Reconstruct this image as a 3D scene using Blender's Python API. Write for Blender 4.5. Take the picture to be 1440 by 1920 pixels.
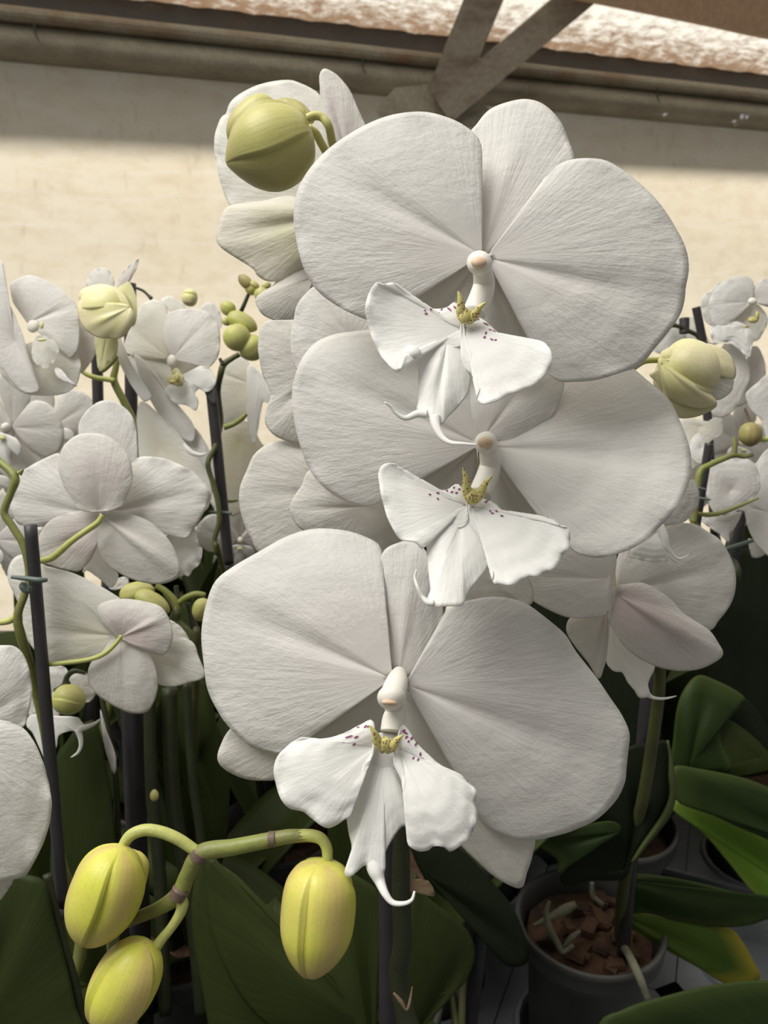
import bpy, bmesh, math, random
from mathutils import Vector, Matrix
from mathutils.bvhtree import BVHTree
PI = math.pi
rnd = random.Random(7)
SC = bpy.context.scene
for o in list(bpy.data.objects):
    bpy.data.objects.remove(o)

# ------------------------------------------------------------------ camera
PITCH = math.radians(14)
CAM = Vector((0, 0, 1.5)); FPX = 1440.0
RT = Vector((1, 0, 0)); FW = Vector((0, math.cos(PITCH), -math.sin(PITCH))); UP = Vector((0, math.sin(PITCH), math.cos(PITCH)))
cd = bpy.data.cameras.new('camera'); cam = bpy.data.objects.new('camera', cd); SC.collection.objects.link(cam)
cd.sensor_fit = 'HORIZONTAL'; cd.sensor_width = 36; cd.lens = 36; cd.clip_start = .01; cd.clip_end = 200
cam.location = CAM; cam.rotation_euler = (PI / 2 - PITCH, 0, 0)
cd.dof.use_dof = True; cd.dof.focus_distance = .245; cd.dof.aperture_fstop = 34
SC.camera = cam
# ------------------------------------------------------------------ light
w = bpy.data.worlds.new('overcast_sky'); SC.world = w; w.use_nodes = True
w.node_tree.nodes['Background'].inputs[0].default_value = (1, .975, .93, 1)
w.node_tree.nodes['Background'].inputs[1].default_value = .29
def sun(name, d, energy, ang, col):
    l = bpy.data.lights.new(name, 'SUN'); l.energy = energy; l.angle = ang; l.color = col
    o = bpy.data.objects.new(name, l); SC.collection.objects.link(o)
    o.rotation_euler = Vector(d).to_track_quat('-Z', 'Y').to_euler(); o.location = (0, 4, 5)
sun('sun', (-.18, -.62, -.80), 6.8, .09, (1, .93, .82))
def area(name, loc, aim, energy, size, col):
    l = bpy.data.lights.new(name, 'AREA'); l.energy = energy; l.size = size; l.color = col
    o = bpy.data.objects.new(name, l); SC.collection.objects.link(o)
    o.location = loc; o.rotation_euler = (Vector(aim) - Vector(loc)).to_track_quat('-Z', 'Y').to_euler()
area('roof_daylight_fill', (-.62, -.02, 2.6), (0, .3, 1.4), 24, .9, (1, .98, .93))  # added area lamp below the roof sheet, standing in for daylight through it
SC.view_settings.view_transform = 'Standard'; SC.view_settings.look = 'None'
SC.view_settings.gamma = 1; SC.view_settings.use_curve_mapping = False; SC.view_settings.exposure = 0

# ------------------------------------------------------------------ materials
def mat(name):
    m = bpy.data.materials.new(name); m.use_nodes = True
    nt = m.node_tree; b = nt.nodes['Principled BSDF']; return m, nt, b
def N(nt, t, **k):
    n = nt.nodes.new(t)
    for a, v in k.items():
        if a in n.inputs: n.inputs[a].default_value = v
        else: setattr(n, a, v)
    return n
def ramp(nt, fac, stops):
    r = nt.nodes.new('ShaderNodeValToRGB'); e = r.color_ramp.elements
    while len(e) < len(stops): e.new(.5)
    for i, (p, c) in enumerate(stops): e[i].position = p; e[i].color = (*c, 1)
    nt.links.new(fac, r.inputs[0]); return r.outputs[0]
def mixc(nt, f, a, b, mode='MIX'):
    m = nt.nodes.new('ShaderNodeMix'); m.data_type = 'RGBA'; m.blend_type = mode
    for s, v in ((m.inputs[0], f), (m.inputs[6], a), (m.inputs[7], b)):
        if hasattr(v, 'links'): nt.links.new(v, s)
        else: s.default_value = v if isinstance(v, float) else (*v, 1)
    return m.outputs[2]
def bump(nt, b, h, s, d):
    n = N(nt, 'ShaderNodeBump'); n.inputs['Strength'].default_value = s; n.inputs['Distance'].default_value = d
    nt.links.new(h, n.inputs['Height']); nt.links.new(n.outputs[0], b.inputs['Normal']); return n.outputs[0]
def noise(nt, scale, vec=None, detail=3, rough=.5):
    n = N(nt, 'ShaderNodeTexNoise'); n.inputs['Scale'].default_value = scale; n.inputs['Detail'].default_value = detail; n.inputs['Roughness'].default_value = rough
    if vec: nt.links.new(vec, n.inputs['Vector'])
    return n.outputs[0]
def vscale(nt, vec, s):
    m = N(nt, 'ShaderNodeVectorMath', operation='MULTIPLY'); m.inputs[1].default_value = s
    nt.links.new(vec, m.inputs[0]); return m.outputs[0]

def petal_mat(name, base, tint, tintpos=.35, tr=.28, wr=1.0, trc=None):
    m, nt, b = mat(name)
    uv = N(nt, 'ShaderNodeUVMap', uv_map='petal').outputs[0]
    geo = N(nt, 'ShaderNodeNewGeometry').outputs['Position']
    sp = N(nt, 'ShaderNodeSeparateXYZ'); nt.links.new(uv, sp.inputs[0])
    f = ramp(nt, sp.outputs[1], [(0, (.9,) * 3), (tintpos, (.55,) * 3), (.85, (0,) * 3)])
    n1 = noise(nt, 28, geo, 3)
    mm = N(nt, 'ShaderNodeMath', operation='MULTIPLY'); nt.links.new(f, mm.inputs[0]); nt.links.new(ramp(nt, n1, [(.35, (.15,) * 3), (.65, (1,) * 3)]), mm.inputs[1])
    col = mixc(nt, mm.outputs[0], base, tint)
    veins = noise(nt, 1, vscale(nt, uv, (30, 3.5, 1)), 4, .62)
    col = mixc(nt, ramp(nt, veins, [(.38, (.07,) * 3), (.55, (0,) * 3)]), col, tuple(c * .85 for c in base))
    nt.links.new(col, b.inputs['Base Color'])
    b.inputs['Roughness'].default_value = .62; b.inputs['Specular IOR Level'].default_value = .25
    b.inputs['Sheen Weight'].default_value = .08
    crinkle = noise(nt, 1, vscale(nt, geo, (190, 190, 330)), 5, .62)
    ad = N(nt, 'ShaderNodeMath', operation='MULTIPLY_ADD'); nt.links.new(veins, ad.inputs[0]); ad.inputs[1].default_value = .9
    nt.links.new(crinkle, ad.inputs[2])
    fade = N(nt, 'ShaderNodeMath', operation='MULTIPLY'); nt.links.new(ad.outputs[0], fade.inputs[0]); nt.links.new(ramp(nt, sp.outputs[1], [(.02, (0,) * 3), (.5, (1,) * 3)]), fade.inputs[1])
    nrm = bump(nt, b, fade.outputs[0], .34 * wr, .0016)
    t = N(nt, 'ShaderNodeBsdfTranslucent'); t.inputs[0].default_value = (*(trc or base), 1); nt.links.new(nrm, t.inputs['Normal'])
    mx = N(nt, 'ShaderNodeMixShader'); mx.inputs[0].default_value = tr
    nt.links.new(b.outputs[0], mx.inputs[1]); nt.links.new(t.outputs[0], mx.inputs[2])
    nt.links.new(mx.outputs[0], nt.nodes['Material Output'].inputs[0]); return m

M = {}
M['petal'] = petal_mat('white_petal', (.79, .775, .745), (.76, .71, .695))
M['lip'] = petal_mat('white_lip', (.92, .915, .89), (.88, .86, .83), .2, .25, .6)
M['sepal'] = petal_mat('sepal', (.72, .70, .655), (.67, .61, .58))
M['pinkback'] = petal_mat('pink_tinged_sepal', (.76, .735, .70), (.56, .43, .44), .65)
M['cream'] = petal_mat('cream_petal', (.86, .85, .80), (.80, .77, .64), .5, .35)
M['greenback'] = petal_mat('green_tinged_petal', (.80, .77, .68), (.55, .54, .30), .5, .3)
M['yellowbud'] = petal_mat('yellow_green_sepal', (.74, .72, .44), (.66, .66, .26), .3, .2, .6)
M['column'] = petal_mat('column', (.88, .85, .78), (.88, .84, .76), .3, .15, .3)

def bud_mat(name, a, b_, c, wr=.3):
    m, nt, b = mat(name)
    geo = N(nt, 'ShaderNodeNewGeometry').outputs['Position']
    uv = N(nt, 'ShaderNodeUVMap', uv_map='petal').outputs[0]
    sp = N(nt, 'ShaderNodeSeparateXYZ'); nt.links.new(uv, sp.inputs[0])
    n1 = noise(nt, 45, geo, 3)
    col = mixc(nt, ramp(nt, n1, [(.35, (0,) * 3), (.68, (1,) * 3)]), a, b_)
    col = mixc(nt, ramp(nt, sp.outputs[1], [(.6, (0,) * 3), (1, (.75,) * 3)]), col, c)
    sx = N(nt, 'ShaderNodeMath', operation='SINE'); mu = N(nt, 'ShaderNodeMath', operation='MULTIPLY'); mu.inputs[1].default_value = 2 * PI * 3
    nt.links.new(sp.outputs[0], mu.inputs[0]); nt.links.new(mu.outputs[0], sx.inputs[0])
    col = mixc(nt, ramp(nt, sx.outputs[0], [(.0, (0,) * 3), (1, (.6,) * 3)]), col, c)
    fine = noise(nt, 900, geo, 2)
    col = mixc(nt, ramp(nt, fine, [(.45, (0,) * 3), (.7, (.16,) * 3)]), col, tuple(x * .6 for x in a))
    nt.links.new(col, b.inputs['Base Color'])
    b.inputs['Roughness'].default_value = .42; b.inputs['Specular IOR Level'].default_value = .35
    veins = noise(nt, 1, vscale(nt, uv, (60, 2, 1)), 3)
    bump(nt, b, veins, wr * .35, .0012); return m
M['bud'] = bud_mat('yellow_green_bud', (.60, .61, .085), (.66, .60, .15), (.58, .40, .19))
M['budsmall'] = bud_mat('small_bud', (.46, .48, .13), (.52, .50, .20), (.44, .40, .18))
M['budgreen'] = bud_mat('green_bud', (.50, .48, .16), (.56, .52, .21), (.38, .34, .15))
M['budcream'] = bud_mat('cream_bud', (.66, .64, .27), (.74, .70, .42), (.76, .68, .46))
M['buddull'] = bud_mat('olive_bud', (.30, .29, .09), (.38, .33, .14), (.25, .18, .09))

def plain(name, col, col2=None, rough=.5, scale=30, bs=.15, bd=.002, spec=.4, metal=0):
    m, nt, b = mat(name)
    geo = N(nt, 'ShaderNodeNewGeometry').outputs['Position']
    n = noise(nt, scale, geo, 5, .6)
    nt.links.new(mixc(nt, ramp(nt, n, [(.35, (0,) * 3), (.7, (1,) * 3)]), col, col2 or tuple(c * .7 for c in col)), b.inputs['Base Color'])
    b.inputs['Roughness'].default_value = rough; b.inputs['Specular IOR Level'].default_value = spec; b.inputs['Metallic'].default_value = metal
    if bs: bump(nt, b, noise(nt, scale * 6, geo, 3), bs, bd)
    return m
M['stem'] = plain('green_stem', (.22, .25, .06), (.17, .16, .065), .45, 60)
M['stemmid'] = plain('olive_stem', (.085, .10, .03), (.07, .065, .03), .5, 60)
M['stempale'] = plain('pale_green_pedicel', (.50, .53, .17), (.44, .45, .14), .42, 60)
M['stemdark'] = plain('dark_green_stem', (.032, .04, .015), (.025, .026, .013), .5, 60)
M['node'] = plain('purplish_node', (.16, .12, .08), (.12, .08, .07), .5, 80)
M['stake'] = plain('dark_plastic_stake', (.035, .033, .035), (.05, .045, .05), .45, 40, .1)
M['clip'] = plain('grey_green_clip', (.12, .16, .14), (.09, .12, .11), .4, 60)
M['pot'] = plain('dark_grey_pot', (.065, .065, .062), (.10, .098, .09), .42, 25, .15, .001)
M['tray'] = plain('grey_plastic_tray', (.15, .165, .175), (.22, .235, .245), .48, 18, .2, .001)
M['bark'] = plain('bark_chip', (.13, .065, .035), (.05, .03, .02), .8, 60, .5, .003)
M['root'] = plain('aerial_root', (.24, .23, .16), (.15, .155, .10), .7, 80, .3)
M['dry'] = plain('dry_bract', (.30, .23, .13), (.2, .13, .08), .7, 80)
M['callus'] = None
M['floor'] = plain('concrete_floor', (.10, .10, .09), (.06, .06, .055), .8, 3, .3, .004)
M['leg'] = plain('galvanised_leg', (.2, .2, .2), (.14, .14, .14), .5, 12)
M['anther'] = plain('tan_anther', (.62, .42, .27), (.70, .55, .40), .5, 300, 0)
M['spot'] = plain('purple_spot', (.20, .035, .12), (.30, .08, .2), .6, 300, 0)

def callus_mat():
    m, nt, b = mat('spotted_callus')
    geo = N(nt, 'ShaderNodeNewGeometry').outputs['Position']
    v = N(nt, 'ShaderNodeTexVoronoi'); v.inputs['Scale'].default_value = 1150; nt.links.new(geo, v.inputs['Vector'])
    base = mixc(nt, noise(nt, 350, geo), (.46, .44, .06), (.72, .62, .32))
    col = mixc(nt, ramp(nt, v.outputs['Distance'], [(.26, (1,) * 3), (.36, (0,) * 3)]), base, (.20, .05, .07))
    nt.links.new(col, b.inputs['Base Color']); b.inputs['Roughness'].default_value = .5; return m
M['callus'] = callus_mat()

def leaf_mat(name, c1, c2, edge=None, rough=.5):
    m, nt, b = mat(name)
    uv = N(nt, 'ShaderNodeUVMap', uv_map='petal').outputs[0]
    geo = N(nt, 'ShaderNodeNewGeometry').outputs['Position']
    n = noise(nt, 9, geo, 4)
    col = mixc(nt, ramp(nt, n, [(.35, (0,) * 3), (.65, (1,) * 3)]), c1, c2)
    st = noise(nt, 1, vscale(nt, uv, (60, 1.5, 1)), 3)
    col = mixc(nt, ramp(nt, st, [(.4, (.25,) * 3), (.6, (0,) * 3)]), col, tuple(c * .6 for c in c1))
    if edge:
        sp = N(nt, 'ShaderNodeSeparateXYZ'); nt.links.new(uv, sp.inputs[0])
        col = mixc(nt, ramp(nt, sp.outputs[1], [(.80, (0,) * 3), (1, (.8,) * 3)]), col, edge)
    nt.links.new(col, b.inputs['Base Color']); b.inputs['Roughness'].default_value = rough; b.inputs['Specular IOR Level'].default_value = .14
    bump(nt, b, st, .12, .001)
    t = N(nt, 'ShaderNodeBsdfTranslucent'); t.inputs[0].default_value = (c2[0] * 1.6, c2[1] * 1.8, c2[2], 1)
    mx = N(nt, 'ShaderNodeMixShader'); mx.inputs[0].default_value = .06
    nt.links.new(b.outputs[0], mx.inputs[1]); nt.links.new(t.outputs[0], mx.inputs[2]); nt.links.new(mx.outputs[0], nt.nodes['Material Output'].inputs[0])
    return m
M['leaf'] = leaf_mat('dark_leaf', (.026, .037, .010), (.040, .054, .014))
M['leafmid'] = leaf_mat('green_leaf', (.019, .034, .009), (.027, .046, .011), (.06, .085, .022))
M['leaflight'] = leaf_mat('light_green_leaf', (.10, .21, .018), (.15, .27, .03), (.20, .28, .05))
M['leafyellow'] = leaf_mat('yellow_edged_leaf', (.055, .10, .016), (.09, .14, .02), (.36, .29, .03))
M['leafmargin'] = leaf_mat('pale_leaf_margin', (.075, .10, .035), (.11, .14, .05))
M['leafshade'] = leaf_mat('shaded_leaf', (.009, .013, .006), (.013, .018, .008))  # shaded copy of the dark leaf: deep shade put into its colour

# ------------------------------------------------------------------ mesh helpers
def P(x, y, d):
    return CAM + RT * ((x - 720) / FPX * d) + UP * (-(y - 960) / FPX * d) + FW * d
def link(name, me, m, parent=None):
    o = bpy.data.objects.new(name, me); SC.collection.objects.link(o)
    if m and not me.materials: me.materials.append(M[m] if isinstance(m, str) else m)
    if parent: setpar(o, parent)
    return o
WORLDOF = {}
def setpar(o, p):
    o.parent = p; o.matrix_parent_inverse = WORLDOF.get(p.name, Matrix.Identity(4)).inverted()
def empty(name, loc, parent=None):
    o = bpy.data.objects.new(name, None); SC.collection.objects.link(o); o.empty_display_size = .02
    o.location = loc
    W = Matrix.Translation(loc)
    if parent: setpar(o, parent)
    WORLDOF[o.name] = W; return o
def thing(name, label, cat, loc, group=None):
    o = empty(name, loc); o['label'] = label; o['category'] = cat
    if group: o['group'] = group
    return o
def frompy(name, vs, fs, m, parent=None, uvs=None, smooth=True):
    me = bpy.data.meshes.new(name); me.from_pydata([tuple(v) for v in vs], [], fs)
    if uvs:
        l = me.uv_layers.new(name='petal')
        for lp in me.loops: l.data[lp.index].uv = uvs[lp.vertex_index]
    if smooth: me.polygons.foreach_set('use_smooth', [True] * len(me.polygons))
    me.update(); return link(name, me, m, parent)
def parse(s):
    out = []
    for t in s.split():
        v = [float(a) for a in t.split(',')]
        out.append(v if len(v) == 3 else v + [None])
    return out
def crom(pts, n, closed=True):
    """catmull-rom through pts (lists of floats), n samples spread by arc length"""
    K = len(pts); segs = K if closed else K - 1; dense = []
    g = (lambda i: pts[i % K]) if closed else (lambda i: pts[max(0, min(K - 1, i))])
    for i in range(segs):
        p0, p1, p2, p3 = g(i - 1), g(i), g(i + 1), g(i + 2)
        for k in range(10):
            t = k / 10
            dense.append([.5 * ((2 * b) + (c - a) * t + (2 * a - 5 * b + 4 * c - d) * t * t + (3 * b - a - 3 * c + d) * t ** 3) for a, b, c, d in zip(p0, p1, p2, p3)])
    dense.append(list(g(segs)))
    L = [0]
    for a, b in zip(dense, dense[1:]): L.append(L[-1] + math.hypot(a[0] - b[0], a[1] - b[1]) + 1e-9)
    out = []; j = 0; tot = L[-1]
    for i in range(n):
        s = tot * i / (n if closed else n - 1)
        while j < len(L) - 2 and L[j + 1] < s: j += 1
        f = (s - L[j]) / (L[j + 1] - L[j])
        out.append([a + (b - a) * f for a, b in zip(dense[j], dense[j + 1])])
    return out
def grid_fan(base, outline, mapf, edge=0., bdz=0., bulge=2., mid=None, groove=.8, gw=.05, ruf=.5, rufn=9, n=110, rings=26, cup=0., seed=0, u0=0.):
    """a petal: rays from its base to its outline; dz (mm) gives the relief"""
    pts = [[p[0], p[1], edge if p[2] is None else p[2]] for p in outline]
    ol = crom(pts, n)
    R = random.Random(seed); ph = R.random() * 9; ph2 = R.random() * 9
    if mid:
        am = math.atan2(mid[1] - base[1], mid[0] - base[0])
    vs = [mapf(base[0], base[1], bdz)]; uvs = [(.5, 0)]; fs = []
    LL = [math.hypot(q[0] - base[0], q[1] - base[1]) for q in ol]; mx = max(LL)
    def box_(a, h):
        if h < 1: return a
        return [sum(a[(i + d) % n] for d in range(-h, h + 1)) / (2 * h + 1) for i in range(n)]
    zz = box_(box_([q[2] for q in ol], max(2, n // 30)), max(2, n // 30))
    for q, z_ in zip(ol, zz): q[2] = z_
    LF = box_(box_([l / mx for l in LL], n // 14), n // 14)
    for k in range(1, rings + 1):
        r = (k / rings) ** .9; row = []
        for i, q in enumerate(ol):
            lf = LF[i]
            dz = bdz + (edge - bdz) * r + (q[2] - edge) * r ** 3 - bulge * 4 * r * (1 - r) * lf * .9 - cup * r * r * lf
            t = i / n * 2 * PI
            dz += ruf * .5 * math.sin(q[0] * .011 * r + r * 2 + ph2) * math.sin(q[1] * .012 * r + r * 2 + ph) * r * lf
            dz += ruf * (math.sin(t * rufn + ph) + .6 * math.sin(t * rufn * 1.7 + ph2)) * r ** 6 * min(1, lf * 1.5) * .8
            row.append(dz)
        row = box_(row, min(n // 5, int(n * .035 / r)) if r < .93 else (2 if r < .99 else 0))
        for i, q in enumerate(ol):
            dz = row[i]
            if mid:
                a = math.atan2(q[1] - base[1], q[0] - base[0]) - am
                a = (a + PI) % (2 * PI) - PI
                dz += groove * math.exp(-(a / gw / 2.2) ** 2) * math.sin(PI * min(1, r * 1.02)) * 1.2
                dz += .08 * groove * math.sin(a * 11 + ph) * r * (1 - .5 * r) * LF[i]
            vs.append(mapf(base[0] + (q[0] - base[0]) * r, base[1] + (q[1] - base[1]) * r, dz))
            uvs.append((abs(i / n * 2 - 1) + u0, r))
    for i in range(n):
        j = (i + 1) % n; fs.append((0, 1 + i, 1 + j))
        for k in range(rings - 1):
            a = 1 + k * n; fs.append((a + i, a + n + i, a + n + j, a + j))
    return vs, fs, uvs
def solid(o, t):
    s = o.modifiers.new('thickness', 'SOLIDIFY'); s.thickness = t; s.offset = 0
def petal(parent, base, outline, D, name='petal', m='petal', th=.00045, **k):
    k.setdefault('seed', len(bpy.data.meshes)); k.setdefault('u0', len(bpy.data.meshes) * .37)
    vs, fs, uvs = grid_fan(base, parse(outline) if isinstance(outline, str) else outline, lambda x, y, dz: P(x, y, D + dz / 1000), **k)
    o = frompy(name, vs, fs, m, parent, uvs); solid(o, th); return o
def retilt(o, ky, kx, x0, y0):
    """lean a petal: ky > 0 turns its face up, kx > 0 turns it to the right (mm of depth per pixel)"""
    for v in o.data.vertices:
        r = v.co - CAM; d = r.dot(FW); x, y = 720 + FPX * r.dot(RT) / d, 960 - FPX * r.dot(UP) / d
        v.co = CAM + r * ((d + (-ky * (y - y0) + kx * (x - x0)) / 1000) / d)
def joinm(name, parts, m, parent):
    V, F, U = [], [], []
    for v, f, u in parts:
        b = len(V); V += v; F += [tuple(b + i for i in q) for q in f]; U += u
    return frompy(name, V, F, m, parent, U)
def tube_data(pts, sides=12, n=None):
    """pts: world (Vector, radius)"""
    P4 = [[*p, r] for p, r in pts]; n = n or max(12, len(pts) * 7)
    K = len(P4); out = []
    for i in range(K - 1):
        p0, p1, p2, p3 = P4[max(0, i - 1)], P4[i], P4[i + 1], P4[min(K - 1, i + 2)]
        st = max(3, n // (K - 1))
        for k in range(st + (i == K - 2)):
            t = k / st
            out.append([.5 * ((2 * b) + (c - a) * t + (2 * a - 5 * b + 4 * c - d) * t * t + (3 * b - a - 3 * c + d) * t ** 3) for a, b, c, d in zip(p0, p1, p2, p3)])
    vs, fs, uvs = [], [], []
    nrm = None
    for i, q in enumerate(out):
        c = Vector(q[:3]); a = Vector(out[max(0, i - 1)][:3]); b = Vector(out[min(len(out) - 1, i + 1)][:3])
        t = (b - a).normalized() if (b - a).length > 1e-9 else Vector((0, 0, 1))
        if nrm is None: nrm = t.orthogonal().normalized()
        nrm = (nrm - t * nrm.dot(t)).normalized(); bi = t.cross(nrm)
        for s in range(sides):
            th = 2 * PI * s / sides
            vs.append(c + (nrm * math.cos(th) + bi * math.sin(th)) * max(q[3], 1e-5)); uvs.append((s / sides, i / len(out)))
    for i in range(len(out) - 1):
        for s in range(sides):
            t = (s + 1) % sides; fs.append((i * sides + s, i * sides + t, (i + 1) * sides + t, (i + 1) * sides + s))
    fs.append(tuple(range(sides))[::-1]); fs.append(tuple((len(out) - 1) * sides + s for s in range(sides)))
    return vs, fs, uvs
def tpx(pts, D, sc=1.):
    """'x,y,rpx[,dz_mm]' -> world points with radius"""
    out = []
    for t in pts.split():
        v = [float(a) for a in t.split(',')]; d = D + (v[3] / 1000 if len(v) > 3 else 0)
        out.append((P(v[0], v[1], d), v[2] / FPX * d * sc))
    return out
def tube(parent, pts, D, name='stem', m='stem', sides=12):
    return frompy(name, *tube_data(tpx(pts, D), sides)[:2], m, parent)
def bud(parent, bx, by, tx, ty, wpx, D, m='bud', name='bud', seams=(-.75, .55, 2.2), gd=.16, gw=.16, prof=None, tilt=0., n=96, rows=34, tw=.15):
    A = P(bx, by, D); B = P(tx, ty, D + tilt / 1000); ax = (B - A); L = ax.length; ax.normalize()
    toC = (CAM - (A + B) / 2).normalized(); z = (toC - ax * toC.dot(ax)).normalized(); x = z.cross(ax)
    W = wpx / FPX * D / 2
    prof = prof or [(0, .16), (.03, .40), (.10, .68), (.25, .92), (.45, 1), (.65, .94), (.82, .72), (.94, .40), (1, .08)]
    vs, fs, uvs = [], [], []
    for k in range(rows + 1):
        t = k / rows
        t = .5 - .5 * math.cos(PI * t) if k not in (0, rows) else t
        for q_, (a, b) in enumerate(zip(prof, prof[1:])):
            if a[0] <= t <= b[0]:
                h_ = b[0] - a[0]; f = (t - a[0]) / h_
                p_, n_ = prof[max(0, q_ - 1)], prof[min(len(prof) - 1, q_ + 2)]
                m0 = (b[1] - p_[1]) / (b[0] - p_[0]) * h_; m1 = (n_[1] - a[1]) / (n_[0] - a[0]) * h_
                rr = (2 * f ** 3 - 3 * f * f + 1) * a[1] + (f ** 3 - 2 * f * f + f) * m0 + (3 * f * f - 2 * f ** 3) * b[1] + (f ** 3 - f * f) * m1; break
        sh = t
        for i in range(n):
            th = 2 * PI * i / n; g = 0
            for s in seams:
                s_ = 2 * PI * round(s * n / 2 / PI) / n
                d = (th - s_ + PI) % (2 * PI) - PI
                g += (math.exp(-d / (gw * 1.6)) if d >= -1e-6 else -.55 * math.exp(d / .30))
            r = W * rr * (1 - gd * g * min(1, 3 * t * 1.2 + .3))
            te = th + tw * math.sin(PI * t); vs.append(A + ax * (L * sh) + (z * math.cos(te) + x * math.sin(te)) * r); uvs.append((i / n, t))
    for k in range(rows):
        for i in range(n):
            j = (i + 1) % n; fs.append((k * n + i, k * n + j, (k + 1) * n + j, (k + 1) * n + i))
    fs.append(tuple(range(n))[::-1]); fs.append(tuple(rows * n + i for i in range(n)))
    o = frompy(name, vs, fs, m, parent, uvs)
    return o
def blob(cx, cy, rx, ry, rz, D, rot=0., n=24):
    """ellipsoid round a pixel, rx ry px, rz mm"""
    vs, fs, uvs = [], [], []
    for k in range(n // 2 + 1):
        ph = PI * k / (n // 2)
        for i in range(n):
            th = 2 * PI * i / n
            a, b, c = math.sin(ph) * math.cos(th) * rx, math.sin(ph) * math.sin(th) * ry, math.cos(ph) * rz
            vs.append(P(cx + a * math.cos(rot) - b * math.sin(rot), cy + a * math.sin(rot) + b * math.cos(rot), D - c / 1000)); uvs.append((i / n, k / n * 2))
    for k in range(n // 2):
        for i in range(n):
            j = (i + 1) % n; fs.append((k * n + i, k * n + j, (k + 1) * n + j, (k + 1) * n + i))
    return vs, fs, uvs
def fandata(base, outline, D, **k):
    k.setdefault('n', 90); k.setdefault('rings', 20); k.setdefault('seed', len(bpy.data.meshes))
    return grid_fan(base, parse(outline), lambda x, y, dz: P(x, y, D + dz / 1000), **k)
def spots(parent, lipo, pts, sr=2.6):
    """purple dashes lying on the lip, one small flat mark each"""
    dg = bpy.context.evaluated_depsgraph_get(); me = lipo.data
    tree = BVHTree.FromPolygons([v.co for v in me.vertices], [p.vertices[:] for p in me.polygons])
    V, F = [], []
    for x, y, a, l in pts:
        d = (P(x, y, 1) - CAM).normalized(); h = tree.ray_cast(CAM, d)
        if h[0] is None: continue
        c = h[0] - d * .00045; nn = h[1]
        if nn.dot(d) > 0: nn = -nn
        dep = (h[0] - CAM).dot(FW); px = dep / FPX
        u = (RT * math.cos(a) + UP * math.sin(a)); u = (u - nn * u.dot(nn)).normalized(); v = nn.cross(u)
        b = len(V); V.append(c)
        for k in range(10):
            t = 2 * PI * k / 10; V.append(c + u * math.cos(t) * l * px + v * math.sin(t) * sr * .7 * px)
        F += [(b, b + 1 + k, b + 1 + (k + 1) % 10) for k in range(10)]
    o = frompy('spot_marking', V, F, 'spot', parent); o['kind'] = 'stuff'; return o

# ------------------------------------------------------------------ the setting: wall, gutter, roof
DW = RT * ((5300 - 720) / FPX) + FW - UP * ((601 - 960) / FPX); DW.z = 0; DW.normalize()
NW = Vector((DW.y, -DW.x, 0))                      # towards the camera
if NW.y > 0: NW = -NW
REF = P(720, 400, 3.0)
def W(x, y, off=0.):
    d = P(x, y, 1) - CAM; q = REF + NW * off
    t = (q - CAM).dot(NW) / d.dot(NW); return CAM + d * t
def extrude(name, prof, s0, s1, m, closed=False, segs=1, thick=0, kind='structure', dj=0.):
    V, F = [], []
    K = len(prof); R = random.Random(3)
    for k in range(segs + 1):
        s = s0 + (s1 - s0) * k / segs
        for p in prof: V.append(p + DW * s + (Vector((0, 0, R.uniform(-dj, dj))) if dj else Vector()))
    for k in range(segs):
        for i in range(K if closed else K - 1):
            j = (i + 1) % K; F.append((k * K + i, k * K + j, (k + 1) * K + j, (k + 1) * K + i))
    o = frompy(name, V, F, m, None, None, False); o['kind'] = kind
    if thick: solid(o, thick)
    return o
def zdir(v, z): return v + Vector((0, 0, z))
# wall material: sun-lit sheet seen from inside
def wall_mat():
    m, nt, b = mat('cream_translucent_sheet')
    geo = N(nt, 'ShaderNodeNewGeometry').outputs['Position']
    n1 = noise(nt, 2.2, vscale(nt, geo, (1, 1, .6)), 4); n2 = noise(nt, 9, vscale(nt, geo, (1, 1, 2)), 6, .7)
    col = mixc(nt, ramp(nt, n1, [(.3, (0,) * 3), (.7, (1,) * 3)]), (.90, .82, .66), (.93, .88, .76))
    col = mixc(nt, ramp(nt, n2, [(.35, (.42,) * 3), (.55, (0,) * 3)]), col, (.72, .60, .42))
    n3 = noise(nt, 26, vscale(nt, geo, (1, 1, .35)), 6, .7)
    col = mixc(nt, ramp(nt, n3, [(.30, (.5,) * 3), (.42, (0,) * 3)]), col, (.60, .50, .36))
    w_ = N(nt, 'ShaderNodeTexWave'); w_.bands_direction = 'Z'; w_.inputs['Scale'].default_value = 1.6; w_.inputs['Distortion'].default_value = 22; w_.inputs['Detail'].default_value = 3
    nt.links.new(vscale(nt, geo, (.25, .25, 1)), w_.inputs['Vector'])
    col = mixc(nt, ramp(nt, w_.outputs[1], [(.95, (0,) * 3), (1, (.25,) * 3)]), col, (.97, .95, .88))
    nt.links.new(mixc(nt, .75, col, (.40, .36, .29)), b.inputs['Base Color']); b.inputs['Roughness'].default_value = .6
    bump(nt, b, n2, .4, .01)
    t = N(nt, 'ShaderNodeBsdfTranslucent'); nt.links.new(col, t.inputs[0])
    mx = N(nt, 'ShaderNodeMixShader'); mx.inputs[0].default_value = .62
    nt.links.new(b.outputs[0], mx.inputs[1]); nt.links.new(t.outputs[0], mx.inputs[2]); nt.links.new(mx.outputs[0], nt.nodes['Material Output'].inputs[0])
    return m
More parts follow.
